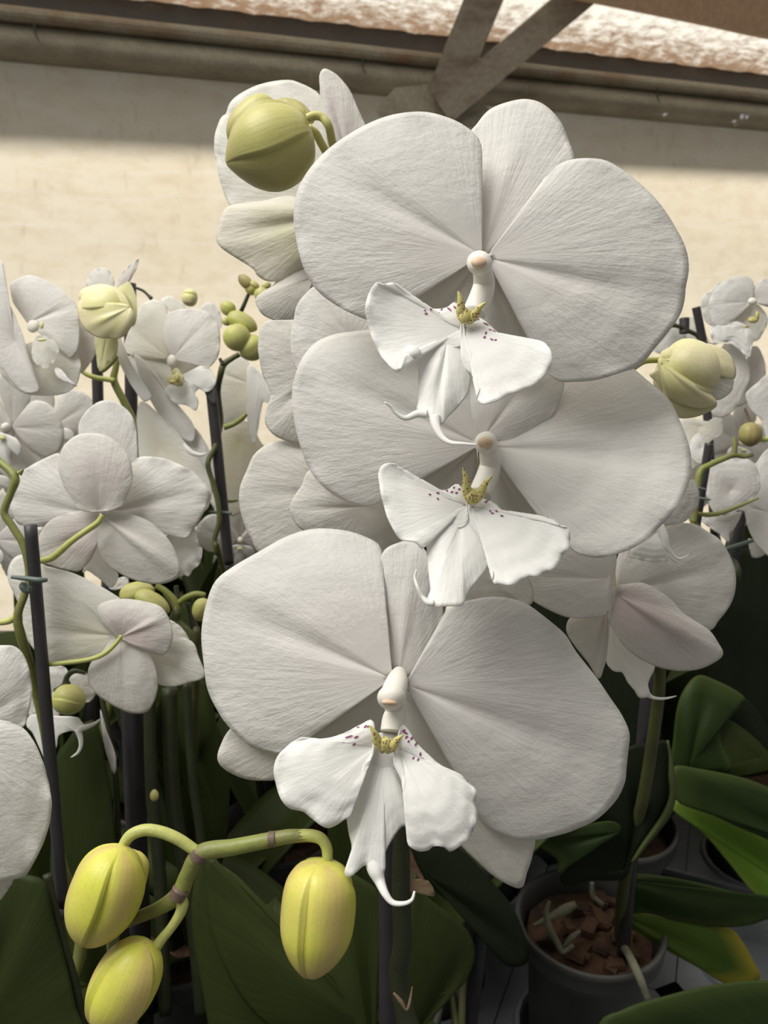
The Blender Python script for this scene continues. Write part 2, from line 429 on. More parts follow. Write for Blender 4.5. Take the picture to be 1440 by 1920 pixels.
def metal_mat(name, a, r_, amt=.5, sc=6):
    m, nt, b = mat(name)
    geo = N(nt, 'ShaderNodeNewGeometry').outputs['Position']
    n = noise(nt, sc, vscale(nt, geo, (1, 1, 2)), 6, .65); n2 = noise(nt, 70, geo, 4)
    col = mixc(nt, ramp(nt, n, [(amt, (0,) * 3), (amt + .2, (1,) * 3)]), a, r_)
    col = mixc(nt, ramp(nt, n2, [(.4, (.35,) * 3), (.62, (0,) * 3)]), col, tuple(c * .5 for c in a))
    nt.links.new(col, b.inputs['Base Color']); b.inputs['Roughness'].default_value = .6; b.inputs['Metallic'].default_value = .0
    bump(nt, b, n2, .3, .004); return m
def roof_mat():
    m, nt, b = mat('dirty_roof_sheet')
    tc = N(nt, 'ShaderNodeUVMap', uv_map='petal').outputs[0]
    sp = N(nt, 'ShaderNodeSeparateXYZ'); nt.links.new(tc, sp.inputs[0])
    n = noise(nt, 1, vscale(nt, tc, (16, 34, 1)), 6, .75); n2 = noise(nt, 1, vscale(nt, tc, (24, 9, 1)), 5, .7)
    ad = N(nt, 'ShaderNodeMath', operation='MULTIPLY_ADD'); nt.links.new(sp.outputs[1], ad.inputs[0]); ad.inputs[1].default_value = -1.3; nt.links.new(n, ad.inputs[2])
    dirt = ramp(nt, ad.outputs[0], [(.22, (0,) * 3), (.46, (.95,) * 3)])
    col = mixc(nt, dirt, (.80, .80, .77), (.24, .145, .08))
    col = mixc(nt, ramp(nt, n2, [(.5, (0,) * 3), (.70, (.5,) * 3)]), col, (.30, .25, .20))
    t = N(nt, 'ShaderNodeBsdfTranslucent'); nt.links.new(col, t.inputs[0])
    nt.links.new(mixc(nt, .5, col, (.3, .26, .22)), b.inputs['Base Color']); b.inputs['Roughness'].default_value = .5
    mx = N(nt, 'ShaderNodeMixShader'); mx.inputs[0].default_value = .6
    nt.links.new(b.outputs[0], mx.inputs[1]); nt.links.new(t.outputs[0], mx.inputs[2]); nt.links.new(mx.outputs[0], nt.nodes['Material Output'].inputs[0])
    return m
M['wall'] = wall_mat()
M['gutter'] = metal_mat('weathered_gutter', (.30, .27, .20), (.21, .18, .13), .45)
M['pipe'] = metal_mat('rust_stained_rail', (.25, .22, .16), (.19, .115, .06), .46)
M['dark'] = metal_mat('dark_gap', (.035, .032, .028), (.06, .045, .03), .5)
M['strut'] = metal_mat('stained_strut', (.30, .26, .20), (.16, .11, .075), .48)
M['rust'] = metal_mat('rusty_purlin', (.42, .27, .16), (.30, .24, .18), .5)
M['roof'] = roof_mat()
WT = W(720, 185).z
bot = Vector((REF.x, REF.y, .0)); top = Vector((REF.x, REF.y, WT + .01))
pr = []
for k in range(41):
    z = .0 + (WT + .03) * k / 40; pr.append(Vector((REF.x, REF.y, z)) + NW * (.006 * math.sin(z * 9)))
wall = extrude('wall_back', pr, -3.2, 6.0, 'wall', segs=40)
# gutter: a half-round channel, with two small rust holes
gp = [W(720, y, o) for y, o in ((112, .10), (120, .115), (132, .13), (146, .135), (160, .12), (170, .09), (177, .05), (181, .0))]
V, F = [], []; K = len(gp); S0, S1, NS = -3.0, 5.5, 340
holes = set()
for hx, hy, hw in ((1240, 217, 5), (1385, 221, 7), (1400, 218, 8), (1372, 227, 5), (1377, 231, 4)):
    best = None
    for k in range(NS):
        s = S0 + (S1 - S0) * k / NS
        for i in range(K - 1):
            c = (gp[i] + gp[i + 1]) / 2 + DW * s; r = c - CAM; d = r.dot(FW)
            px, py = 720 + FPX * r.dot(RT) / d, 960 - FPX * r.dot(UP) / d
            e = abs(px - hx) + abs(py - hy)
            if best is None or e < best[0]: best = (e, k, i)
    holes.add((best[1], best[2]))
for k in range(NS + 1):
    for p in gp: V.append(p + DW * (S0 + (S1 - S0) * k / NS))
for k in range(NS):
    for i in range(K - 1):
        a = (k * K + i, k * K + i + 1, (k + 1) * K + i + 1, (k + 1) * K + i)
        if (k, i) in holes:                       # a ragged hole: keep slivers at the corners
            c = sum((V[q] for q in a), Vector()) / 4; b0 = len(V)
            for q in a: V.append(V[q].lerp(c, .25 + .3 * rnd.random()))
            for q in range(4): F.append((a[q], a[(q + 1) % 4], b0 + (q + 1) % 4, b0 + q))
        else: F.append(a)
g = frompy('trim_gutter', V, F, 'gutter', None, None, True); g['kind'] = 'structure'; g.name = 'trim_1'
# rail under the eave
rc = W(720, 103, .13); rr = .024
extrude('trim_2', [rc + NW * rr * math.cos(t * PI / 6) * 1.1 + Vector((0, 0, rr * math.sin(t * PI / 6))) for t in range(12)], -3.2, 6, 'pipe', True, segs=30, dj=.0015)
for x in (64, 680, 1234):                          # small hooks hanging from the rail
    q = W(x, 112 + (x - 720) * .105, .15)
    h = frompy('trim_3', *tube_data([(q, .004), (q + Vector((0, 0, -.03)), .003), (q + Vector((.012, 0, -.052)), .0015)], 6)[:2], 'dark'); h['kind'] = 'structure'
extrude('trim_4', [W(720, 56, .02), W(720, 60, .05), W(720, 76, .07), W(720, 97, .09)], -3.2, 6, 'dark', segs=60, thick=.01, dj=.0)  # recess below the roof edge: its shade put into a near-black strip
# roof sheet: rises from the eave over the flowers, and overhangs outside to shade the top of the wall
e0 = W(720, 62, .03); sl = (NW * math.cos(math.radians(22)) + Vector((0, 0, math.sin(math.radians(22)))))
V, F, U = [], [], []
nk, ni = 400, 60
ln = 3.3
for k in range(nk + 1):
    s = -3.2 + 9.2 * k / nk
    for i in range(ni + 1):
        t = ln * (i / ni) ** 1.6
        V.append(e0 + DW * s + sl * t + Vector((0, 0, + .0025 * math.sin(s * 2 * PI / .03) + .004 * math.sin(s * 31 + t * 40) * math.exp(-t * 6)))); U.append((s, t))
for k in range(nk):
    for i in range(ni): F.append((k * (ni + 1) + i, k * (ni + 1) + i + 1, (k + 1) * (ni + 1) + i + 1, (k + 1) * (ni + 1) + i))
rf = frompy('ceiling', V, F, 'roof', None, U); rf['kind'] = 'structure'
oa, ob = e0 + DW * -2.2, e0 + DW * 4.5      # the eave's unseen overhang, skewed wider at left to shape the wall's shadow
ov = frompy('trim_5', [oa + Vector((0, 0, .03)), ob + Vector((0, 0, .03)), ob - NW * .24 - Vector((0, 0, .02)), oa - NW * .335 - Vector((0, 0, .02))], [(0, 1, 2, 3)], 'dark', None, None, False); ov['kind'] = 'structure'; solid(ov, .01)
def beam(name, a, b, wd, ht, m, up=Vector((0, 0, 1)), flange=.0):
    t = (b - a).normalized(); s = t.cross(up).normalized(); u = s.cross(t)
    if flange:
        q = [(-wd, -ht), (wd, -ht), (wd, -ht + flange), (-wd + flange, -ht + flange), (-wd + flange, ht - flange), (wd, ht - flange), (wd, ht), (-wd, ht)]
    else: q = [(-wd, -ht), (wd, -ht), (wd, ht), (-wd, ht)]
    V = []; F = []; K = len(q); n = 14; R = random.Random(5)
    for k in range(n + 1):
        c = a.lerp(b, k / n)
        for x, y in q: V.append(c + s * (x / 2) + u * (y / 2) + s * R.uniform(-.001, .001))
    for k in range(n):
        for i in range(K): j = (i + 1) % K; F.append((k * K + i, k * K + j, (k + 1) * K + j, (k + 1) * K + i))
    F.append(tuple(range(K))[::-1]); F.append(tuple(n * K + i for i in range(K)))
    o = frompy(name, V, F, m, None, None, False); o['kind'] = 'structure'; return o
toc = (CAM - W(850, 100)).normalized()
beam('trim_6', W(822, 205, .12), W(955, -120, .42), .125, .10, 'strut', toc, .012)
beam('trim_7', W(832, 205, .16), W(1230, -130, .60), .098, .10, 'strut', toc)
beam('trim_8', W(1030, -62, .62), W(1660, 75, .62), .13, .10, 'rust', toc)
gs = frompy('trim_9', [W(x, y, .17) for x, y in ((705, 205), (740, 165), (800, 158), (835, 190), (880, 165), (925, 215), (900, 240), (720, 235))], [(0, 1, 2, 3, 4, 5, 6, 7)], 'gutter', None, None, False); gs['kind'] = 'structure'; solid(gs, .004)
fl = frompy('floor', [(-9, -7, 0), (9, -7, 0), (9, 9, 0), (-9, 9, 0)], [(0, 1, 2, 3)], 'floor', None, None, False); fl['kind'] = 'structure'
# ------------------------------------------------------------------ bench, trays, pots
POTC = P(1106, 1722, .56); RIMZ = POTC.z; BZ = RIMZ - .098; PX0, PY0 = POTC.x, POTC.y
def box(x0, x1, y0, y1, z0, z1):
    v = [(x, y, z) for x in (x0, x1) for y in (y0, y1) for z in (z0, z1)]
    return v, [(0, 1, 3, 2), (4, 6, 7, 5), (0, 4, 5, 1), (2, 3, 7, 6), (0, 2, 6, 4), (1, 5, 7, 3)]
bench = thing('greenhouse_bench', 'long dark greenhouse bench carrying the trays and potted orchids', 'bench', Vector((0, .6, 0)))
v, f = box(-1.7, 1.9, -.15, 1.30, BZ - .06, BZ - .025); frompy('bench_top', v, f, 'stake', bench, None, False)
for x in (-1.5, 0, 1.7):
    for y in (0, 1.15):
        v, f = box(x - .02, x + .02, y - .02, y + .02, 0, BZ - .06); frompy('leg', v, f, 'leg', bench, None, False)
CELL = .125
def tray_mesh(nx, ny):
    V, F = [], []; H = .024; n = 24
    def ringpt(k, r): a = 2 * PI * (k + .5) / n; return math.cos(a) * r, math.sin(a) * r
    for ix in range(nx):
        for iy in range(ny):
            cx, cy = (ix + .5) * CELL, (iy + .5) * CELL; h = CELL / 2 - .0005; b = len(V)
            for k in range(n):
                x, y = ringpt(k, 1); s = h / max(abs(x), abs(y)); V.append((cx + x * s, cy + y * s, -.004))
            for r, z in ((.052, -.004), (.050, 0), (.047, 0), (.0455, -.004), (.043, -H + .004), (.041, -H)):
                for k in range(n): x, y = ringpt(k, r); V.append((cx + x, cy + y, z))
            for q in range(6):
                for k in range(n): j = (k + 1) % n; F.append((b + q * n + k, b + q * n + j, b + (q + 1) * n + j, b + (q + 1) * n + k))
            F.append(tuple(b + 6 * n + k for k in range(n)))
    X, Y = nx * CELL, ny * CELL; b = len(V)
    V += [(0, 0, 0), (X, 0, 0), (X, Y, 0), (0, Y, 0), (0, 0, -H - .001), (X, 0, -H - .001), (X, Y, -H - .001), (0, Y, -H - .001)]
    F += [(b, b + 1, b + 5, b + 4), (b + 1, b + 2, b + 6, b + 5), (b + 2, b + 3, b + 7, b + 6), (b + 3, b, b + 4, b + 7)]
    e = .004
    for x0, x1, y0, y1 in ((0, X, 0, e), (0, X, Y - e, Y), (0, e, e, Y - e), (X - e, X, e, Y - e)):
        v, f = box(x0, x1, y0, y1, -.006, .006); b = len(V); V += v; F += [tuple(b + i for i in q) for q in f]
    me = bpy.data.meshes.new('plant_tray'); me.from_pydata(V, [], F); me.materials.append(M['tray']); return me
TM = tray_mesh(4, 3)
TX, TY = 4 * CELL + .014, 3 * CELL + .014
tx0, ty0 = PX0 - 1.5 * CELL, PY0 - 1.5 * CELL
ANG = math.radians(-24)
RZ = Matrix.Rotation(ANG, 4, 'Z')
def bench_xy(a, b):
    """tray-grid metres, relative to the pot in view -> world"""
    q = RZ @ Vector((a, b, 0)); return PX0 + q.x, PY0 + q.y
tn = {(-3): 'far left', -2: 'left', -1: 'left', 0: 'under', 1: 'right'}
trays = []
for j in range(-1, 3):
    for i in range(-2, 3):
        a, b = i * TX - 1.5 * CELL, j * TY - 1.5 * CELL
        x, y = bench_xy(a, b); cx, cy = bench_xy(a + TX / 2, b + TY / 2)
        if cy > 1.15 or cy < -.05 or abs(cx) > 1.25: continue
        o = bpy.data.objects.new('plant_tray', TM); SC.collection.objects.link(o); o.location = (x, y, BZ); o.rotation_euler = (0, 0, ANG); trays.append((i, j, o))
seen = {(0, 0): 'grey plastic tray holding the dark pot with exposed roots', (1, 0): 'grey plastic tray beneath the yellow-edged leaf, to the right of the pot',
        (0, 1): 'dark plastic tray seen behind the pot with exposed roots', (1, 1): 'dark plastic tray edge showing behind the light green leaf',
        (0, -1): 'grey plastic tray in front of the dark pot', (-1, 0): 'grey plastic tray left of the dark pot, below the hanging leaf'}
for i, j, o in trays:
    o['category'] = 'tray'; o['group'] = 'plastic trays on the bench'
    o['label'] = seen.get((i, j), 'plastic pot tray under the foliage, %s of the potted roots, %s' % ('two trays left|one tray left|in line|one tray right|two trays right'.split('|')[i + 2], 'nearest row|same row|next row back|rearmost row'.split('|')[j + 1]))
def lathe(name, prof, c, m, parent, n=48):
    V, F = [], []
    for r, z in prof:
        for k in range(n): a = 2 * PI * k / n; V.append((c[0] + r * math.cos(a), c[1] + r * math.sin(a), c[2] + z))
    for q in range(len(prof) - 1):
        for k in range(n): j = (k + 1) % n; F.append((q * n + k, q * n + j, (q + 1) * n + j, (q + 1) * n + k))
    F.append(tuple(range(n))[::-1]); return frompy(name, V, F, m, parent)
def pot(parent, x, y, detail=False):
    c = (x, y, BZ - .0235)
    prof = [(.037, 0), (.0385, .004), (.0435, .10), (.0485, .104), (.0515, .1045), (.0525, .107), (.0522, .116), (.0535, .1175), (.0535, .1215), (.0515, .1225), (.0495, .121), (.047, .104), (.044, .095)]
    lathe('pot', prof, c, 'pot', parent)
    V, F = [], []; n = 24; V.append((x, y, BZ + .084))
    for r in (.02, .033, .0445):
        for k in range(n): a = 2 * PI * k / n; V.append((x + r * math.cos(a), y + r * math.sin(a), BZ + .084 + rnd.uniform(-.003, .003)))
    for k in range(n):
        j = (k + 1) % n; F.append((0, 1 + k, 1 + j))
        for q in range(2): F.append((1 + q * n + k, 1 + (q + 1) * n + k, 1 + (q + 1) * n + j, 1 + q * n + j))
    frompy('potting_mix', V, F, 'bark', parent, None, False)
    if detail:
        for k in range(26):
            a = rnd.uniform(0, 2 * PI); r = .039 * math.sqrt(rnd.random()); s = rnd.uniform(.004, .009)
            v, f = box(-s, s, -s * .6, s * .6, -s * .3, s * .3)
            Mx = Matrix.Translation((x + r * math.cos(a), y + r * math.sin(a), BZ + .0885)) @ Matrix.Rotation(rnd.uniform(0, 6), 4, 'Z') @ Matrix.Rotation(rnd.uniform(-.6, .6), 4, 'X')
            frompy('bark_chip', [Mx @ (Vector(p) * rnd.uniform(.85, 1.1)) for p in v], f, 'bark', parent, None, False)
def stake(parent, p0, p1, r=.003, name='support_stake'):
    return frompy(name, *tube_data([(p0, r), (p0.lerp(p1, .5), r), (p1, r)], 10)[:2], 'stake', parent)
GP = {}
USED = set()
def snap(x, y):
    q = RZ.inverted() @ Vector((x - PX0, y - PY0, 0)); best = None
    for i in range(-3, 4):
        for c in range(4):
            for j in range(-2, 4):
                for r in range(3):
                    a, b_ = i * TX + (c - 1) * CELL, j * TY + (r - 1) * CELL
                    e = (a - q.x) ** 2 + (b_ - q.y) ** 2
                    if (i, c, j, r) not in USED and (best is None or e < best[0]): best = (e, a, b_, (i, c, j, r))
    USED.add(best[3]); return bench_xy(best[1], best[2])
def plant(key, label, x, y, detail=False):
    """an orchid plant: an Empty at the foot of its pot, which stands in the tray cell nearest to x, y"""
    x, y = snap(x, y)
    t = thing('potted_orchid', label, 'orchid', Vector((x, y, BZ - .023)), 'potted moth orchids on the bench'); GP[key] = t
    pot(t, x, y, detail)
    return t, Vector((x, y, BZ + .072))
def under(x, y, d): q = P(x, y, d); return q.x, q.y
def flower(parent, x, y, D):
    return empty('orchid_flower', P(x, y, D), parent)
def G(x, y, z):
    d = P(x, y, 1) - CAM; return CAM + d * ((z - CAM.z) / d.z)
def leaf(parent, base, outline, D, m='leaf', name='leaf', **k):
    k.setdefault('bulge', 3.); k.setdefault('groove', 3.0); k.setdefault('gw', .06); k.setdefault('ruf', .4); k.setdefault('rufn', 3); k.setdefault('n', 80); k.setdefault('rings', 22)
    return petal(parent, base, outline, D, name, m, .0014, **k)
def spotlist(c, s): return [(float(a.split(',')[0]), float(a.split(',')[1]), math.radians(float(a.split(',')[2])), float(a.split(',')[3])) for a in s.split()]
def column12(fl, cx, cy, D, r=24, by=-22):
    """hooded column seen from the front with its tan anther"""
    parts = [blob(cx, cy, r, r * .98, 4.2, D - .012), tube_data(tpx(f'{cx+3},{cy-14},8,4 {cx+1},{cy-6},16,-7 {cx},{cy+2},19,-12', D), 16),
             tube_data(tpx(f'{cx+4},{cy+10},17,-8 {cx+8},{cy+46},21,-3 {cx-12},{cy+98},22,-8', D), 14)]
    joinm('column', parts, 'column', fl)
    V = [P(cx - 14, cy - 9, D - .0163), P(cx + 12, cy - 10, D - .0163), P(cx + 15, cy + 1, D - .0162), P(cx + 3, cy + 13, D - .0158), P(cx - 6, cy + 8, D - .0160)]
    a = joinm('anther', [blob(cx - 1, cy - 1, 15, 11, 1.5, D - .0160), blob(cx + 2, cy + 5, 7.5, 7.5, 1.4, D - .0157)], 'anther', fl)
def callus(fl, tl, tr, bc, D, w=20):
    parts = [tube_data(tpx(f'{tl[0]},{tl[1]},1.5,-3 {(tl[0]*2+bc[0])/3:.1f},{(tl[1]*2+bc[1])/3-2:.1f},6,-2.5 {(tl[0]+bc[0]*2)/3-3:.1f},{(tl[1]+bc[1]*2)/3:.1f},9.5,-1 {bc[0]-3},{bc[1]},5,0', D), 12),
             tube_data(tpx(f'{tr[0]},{tr[1]},1.5,-3 {(tr[0]*2+bc[0])/3:.1f},{(tr[1]*2+bc[1])/3-2:.1f},6,-2.5 {(tr[0]+bc[0]*2)/3+3:.1f},{(tr[1]+bc[1]*2)/3:.1f},9.5,-1 {bc[0]+3},{bc[1]},5,0', D), 12),
             blob(bc[0], bc[1] - 14, 13, 15, 1.6, D - .001)]
    joinm('callus', parts, 'callus', fl)

USED.add((0, 1, 0, 1))
# ------------------------------------------------------------------ the main orchid: three big blooms
p1, g1 = plant('main', 'large foreground orchid, three open white blooms in a column, green bud pair on top', *under(755, 1920, .33))
D1, D2, D3 = .235, .250, .243
f1 = flower(p1, 905, 480, D1); f1['label'] = 'topmost fully open white bloom'
retilt(petal(f1, (903, 478), '893,474,2 883,450,1 879,400,1 887,360 899,310 903,284 898,262 880,243 850,225 800,211 750,213 700,228 650,255 610,285 575,325 556,365 551,410 556,450 565,490 580,525 600,550 630,572 660,588 695,600 730,590 748,562 772,526 814,509 867,498 893,490', D1, mid=(640, 330), bulge=3.2, edge=3, bdz=0, groove=1.2, ruf=.7), 0.002, -0.004, 905, 480)
retilt(petal(f1, (912, 484), '922,473,1 940,468 960,459 985,435 1003,400 1010,360 1025,330 1050,308 1085,298 1130,300 1165,318 1200,345 1235,380 1262,420 1285,465 1291,505 1285,540 1283,562 1275,590 1255,620 1230,650 1200,685 1160,700 1120,712 1080,716 1045,714 1020,690 1004,640 988,585 962,538 930,505 918,494', D1, mid=(1230, 560), bulge=3.6, edge=2, bdz=0, groove=1.3, ruf=.7), 0.012, 0.012, 905, 480)
retilt(petal(f1, (905, 476), '893,466 881,440 877,400 882,330 878,260 895,232 920,205 960,190 990,187 1020,197 1048,225 1065,262 1077,305 1060,350 1025,395 990,435 955,462 920,474', D1, 'sepal', 'petal', mid=(985, 190), bulge=2.5, edge=7, bdz=2, groove=-.7), 0.05, 0, 905, 480)
petal(f1, (895, 492), '885,492 830,500 775,520 750,560 760,615 800,655 850,655 885,600', D1, 'sepal', 'sepal', mid=(780, 640), edge=9, bdz=3, bulge=1)
petal(f1, (908, 495), '900,500 940,510 975,545 998,590 1008,650 985,690 930,690 895,610', D1, 'sepal', 'sepal', mid=(980, 680), edge=9, bdz=3, bulge=1)
LD = D1 - .012
l1 = joinm('lip', [
    fandata((866, 618), '706,530,-9 717,534,-9 728,531,-10 741,531,-9 749,540,-6 757,556,-4 770,569,-3 791,577 817,580 838,577 852,567 866,585 872,640 850,652 820,650 800,652,-1 790,662,-3 778,668,-4 770,660,-5 764,672,-5 757,666,-6 752,688,-9 743,697,-9 722,677,-6 712,664,-5 696,630,-5 688,598,-7 685,580,-9 690,553,-9', LD, bulge=2.4, edge=-1, bdz=0, ruf=.6, rufn=11),
    fandata((868, 612), '866,590 884,600 899,596 917,609 936,627 954,639 970,644 997,642 1015,640,-7 1031,654,-8 1035,672,-8 1031,691,-6 1018,706,-5 1005,722,-4 983,730,-4 960,738,-4 933,751,-6 907,758,-7 895,749,-7 897,735,-6 905,722,-3 893,708,0 876,695,1 864,670', LD, bulge=2.6, edge=-1, bdz=0, ruf=.6, rufn=11),
    fandata((838, 640), '800,640,1 782,655,2 781,678 785,700 785,725 784,757 782,770 800,778,-3 818,790,-3 829,797,-3 836,786 852,770 873,745 880,725 882,695 878,665 872,630 850,612 820,622', LD, bulge=2.2, edge=1, bdz=-1, mid=(815, 790), groove=1.2, ruf=.2),
    tube_data(tpx('800,776,7,-2 782,776,6,-2 760,784,3.6,-3 742,774,2.4,-4 733,762,1.6,-5 722,755,.8,-6', LD), 10),
    tube_data(tpx('815,782,10,-2 818,800,7,-3 829,820,4.5,-4 845,830,3,-5 868,832,2,-6 893,834,.8,-6', LD), 10),
    blob(775, 660, 14, 11, 2.5, LD - .004, .5), blob(858, 624, 46, 30, 1.6, LD + .0022, -.1)], 'lip', f1)
solid(l1, .0004); retilt(l1, .055, 0, 870, 600)
callus(f1, (859, 546), (911, 567), (872, 606), LD - .003)
column12(f1, 899, 493, D1)
spots(f1, l1, spotlist(0, '799,588,10,3.4 808,580,-30,2.6 822,587,15,3 797,582,0,2 814,578,60,3 828,580,60,3.4 842,579,-50,6 853,576,-50,4 896,598,20,3.4 911,607,-25,6 929,622,-38,8 909,632,80,3.4 911,624,75,3.6 908,632,40,2.4 922,636,-30,3.6 929,637,10,2.8 919,618,-30,3'))

# second bloom
f2 = flower(p1, 905, 830, D2); f2['label'] = 'middle white bloom, overlapped by the topmost one'
retilt(petal(f2, (900, 833), '894,812,2 878,778,3 870,740,5 878,700,7 850,660,8 800,640,8 720,620,8 640,625,8 600,638,6 578,656 561,683 550,718 548,757 556,809 572,862 593,899 624,926 667,947 698,947 735,930 765,892 782,856 808,839 832,832 867,831 890,834', D2, mid=(600, 700), bulge=3.4, edge=3, bdz=0, groove=1.2, ruf=.6), 0.0, -0.006, 905, 830)
retilt(petal(f2, (915, 838), '930,825,2 960,820,4 990,800,6 1010,760,8 1030,700,9 1100,670,9 1170,680,6 1187,691,3 1215,715 1250,745 1270,780 1290,830 1296,870 1290,910 1270,950 1235,990 1200,1020 1160,1038 1120,1046 1085,1038 1062,1020 1035,1000 1015,970 1004,923 989,891 966,868 943,857 925,848', D2, mid=(1240, 860), bulge=3.8, edge=2, bdz=0, groove=1.6, ruf=.8), 0.09, -0.004, 905, 830)
petal(f2, (905, 822), '894,812 878,778 872,740 885,700,6 930,680,6 990,690,6 1030,690,6 1057,715,4 1047,757 1025,795 1005,825 990,833,-2 965,832,-1 935,822', D2 + .001, 'sepal', 'petal', mid=(1000, 700), bulge=3.5, edge=1, bdz=-1, groove=.6)
petal(f2, (893, 840), '885,835 832,829 790,845 770,875 775,925 820,960 870,950 893,900', D2, 'sepal', 'sepal', mid=(790, 930), edge=8, bdz=4, bulge=1)
petal(f2, (912, 845), '920,845 960,858 992,888 1010,925 1022,975 1005,1015 950,1005 905,930', D2, 'sepal', 'sepal', mid=(1000, 990), edge=8, bdz=4, bulge=1)
LD = D2 - .016
l2 = joinm('lip', [
    fandata((876, 948), '709,888,-7 715,874,-8 727,868,-9 741,871,-8 750,883,-6 762,900,-4 779,912,-3 811,918 838,918 858,908 872,930 876,980 850,990 825,975,1 811,978,0 806,1000,-1 798,1017,-2 792,1030,-4 779,1017,-4 765,1014,-5 750,1011,-5 735,988,-5 724,964,-6 715,929,-7 711,906,-7', LD, bulge=2.6, edge=-1, bdz=0, ruf=.7, rufn=9),
    fandata((884, 948), '880,930 896,930 913,938 931,947 951,964 972,970 1001,974 1030,970,-5 1050,985,-6 1068,990,-7 1069,1008,-6 1066,1028,-5 1056,1040,-4 1048,1058,-4 1027,1072,-4 1007,1081,-5 990,1080,-4 972,1093,-5 951,1097,-6 935,1094,-6 924,1093,-6 925,1069,-4 919,1043,-1 905,1020,1 893,1005,2 882,985', LD, bulge=2.6, edge=-1, bdz=0, ruf=.9, rufn=13),
    fandata((865, 975), '835,960,1 815,978,2 803,1005,1 800,1028 803,1066 807,1104 806,1118,-2 800,1128,-4 812,1137,-5 832,1137,-5 849,1136,-4 867,1135,-3 873,1120 890,1095 908,1074 918,1052 919,1035,1 905,1010,2 893,990,1 888,962', LD, bulge=2.8, edge=0, bdz=0, mid=(840, 1130), groove=.6, gw=.1, ruf=.25),
    tube_data(tpx('812,1130,5,-5 802,1129,4.5,-5 791,1118,2.8,-5 783,1101,2.2,-6 778,1083,1.6,-6 781,1069,.8,-7', LD), 10), blob(872, 968, 48, 36, 1.6, LD + .0022)], 'lip', f2)
solid(l2, .0004); retilt(l2, .075, 0, 880, 940)
callus(f2, (868, 877), (922, 893), (884, 944), LD - .003)
column12(f2, 911, 831, D2, 22)
spots(f2, l2, spotlist(0, '806,927,0,2.6 821,924,0,3.4 821,935,-40,2.6 838,920,-60,3 847,922,30,3 851,914,60,3 856,924,30,3 861,917,30,2.6 902,932,0,3 912,940,40,5 923,962,-20,3.4 931,958,-40,3 941,967,-30,3.2 919,958,40,2'))

# third bloom
f3 = flower(p1, 745, 1275, D3); f3['label'] = 'lowest white bloom, the broadest of the plant'
retilt(petal(f3, (735, 1272), '728,1258,2 726,1245 716,1211 711,1180 712,1142 716,1100 716,1060,6 712,1024,7 680,1005,8 640,994,8 590,992,8 540,1005,7 494,1030,5 437,1063 403,1091 386,1137 378,1188 383,1250 391,1296 414,1342 437,1370 471,1399 517,1413 555,1402 579,1370 596,1319 648,1282 699,1270 725,1275', D3, mid=(430, 1140), bulge=3.6, edge=3, bdz=0, groove=1.5, ruf=.7), 0.02, -0.012, 745, 1275)
retilt(petal(f3, (760, 1283), '764,1272 780,1262 801,1250 815,1232 824,1211 831,1185,2 833,1165,3 836,1145,3 850,1138,0 864,1130 904,1121 944,1120 984,1131 1018,1154 1058,1188 1080,1222 1120,1273 1143,1307 1166,1342 1180,1376 1177,1410 1174,1440 1171,1467 1154,1501 1120,1535 1085,1552 1052,1564 995,1575 950,1569 915,1550 888,1510 864,1450 858,1421 847,1370 824,1335 795,1308 767,1298', D3, mid=(1120, 1420), bulge=3.8, edge=2, bdz=0, groove=1.3, ruf=.7), -0.004, 0.008, 745, 1275)
retilt(petal(f3, (748, 1268), '727,1252 715,1211 711,1142 716,1085 716,1040 740,1020,6 780,1015,6 812,1055,3 826,1100 831,1140 830,1165 822,1215 800,1250 770,1268', D3, 'sepal', 'petal', mid=(775, 1020), bulge=2.5, edge=5, bdz=3, groove=-.7), 0.02, 0, 745, 1275)
petal(f3, (730, 1290), '725,1285 650,1280 560,1300 470,1335 431,1367 415,1395 408,1424 426,1445 465,1461 517,1462 580,1450 660,1420 715,1370', D3, 'sepal', 'sepal', mid=(410, 1425), edge=9, bdz=4, bulge=1, groove=.6)
petal(f3, (758, 1310), '755,1300 790,1302 840,1345 900,1420 960,1490 1000,1560 999,1600 988,1635 975,1665 930,1645 890,1610 865,1585 820,1530 780,1450 752,1380', D3, 'sepal', 'sepal', mid=(975, 1660), edge=9, bdz=4, bulge=1, groove=.7)
LD = D3 - .012
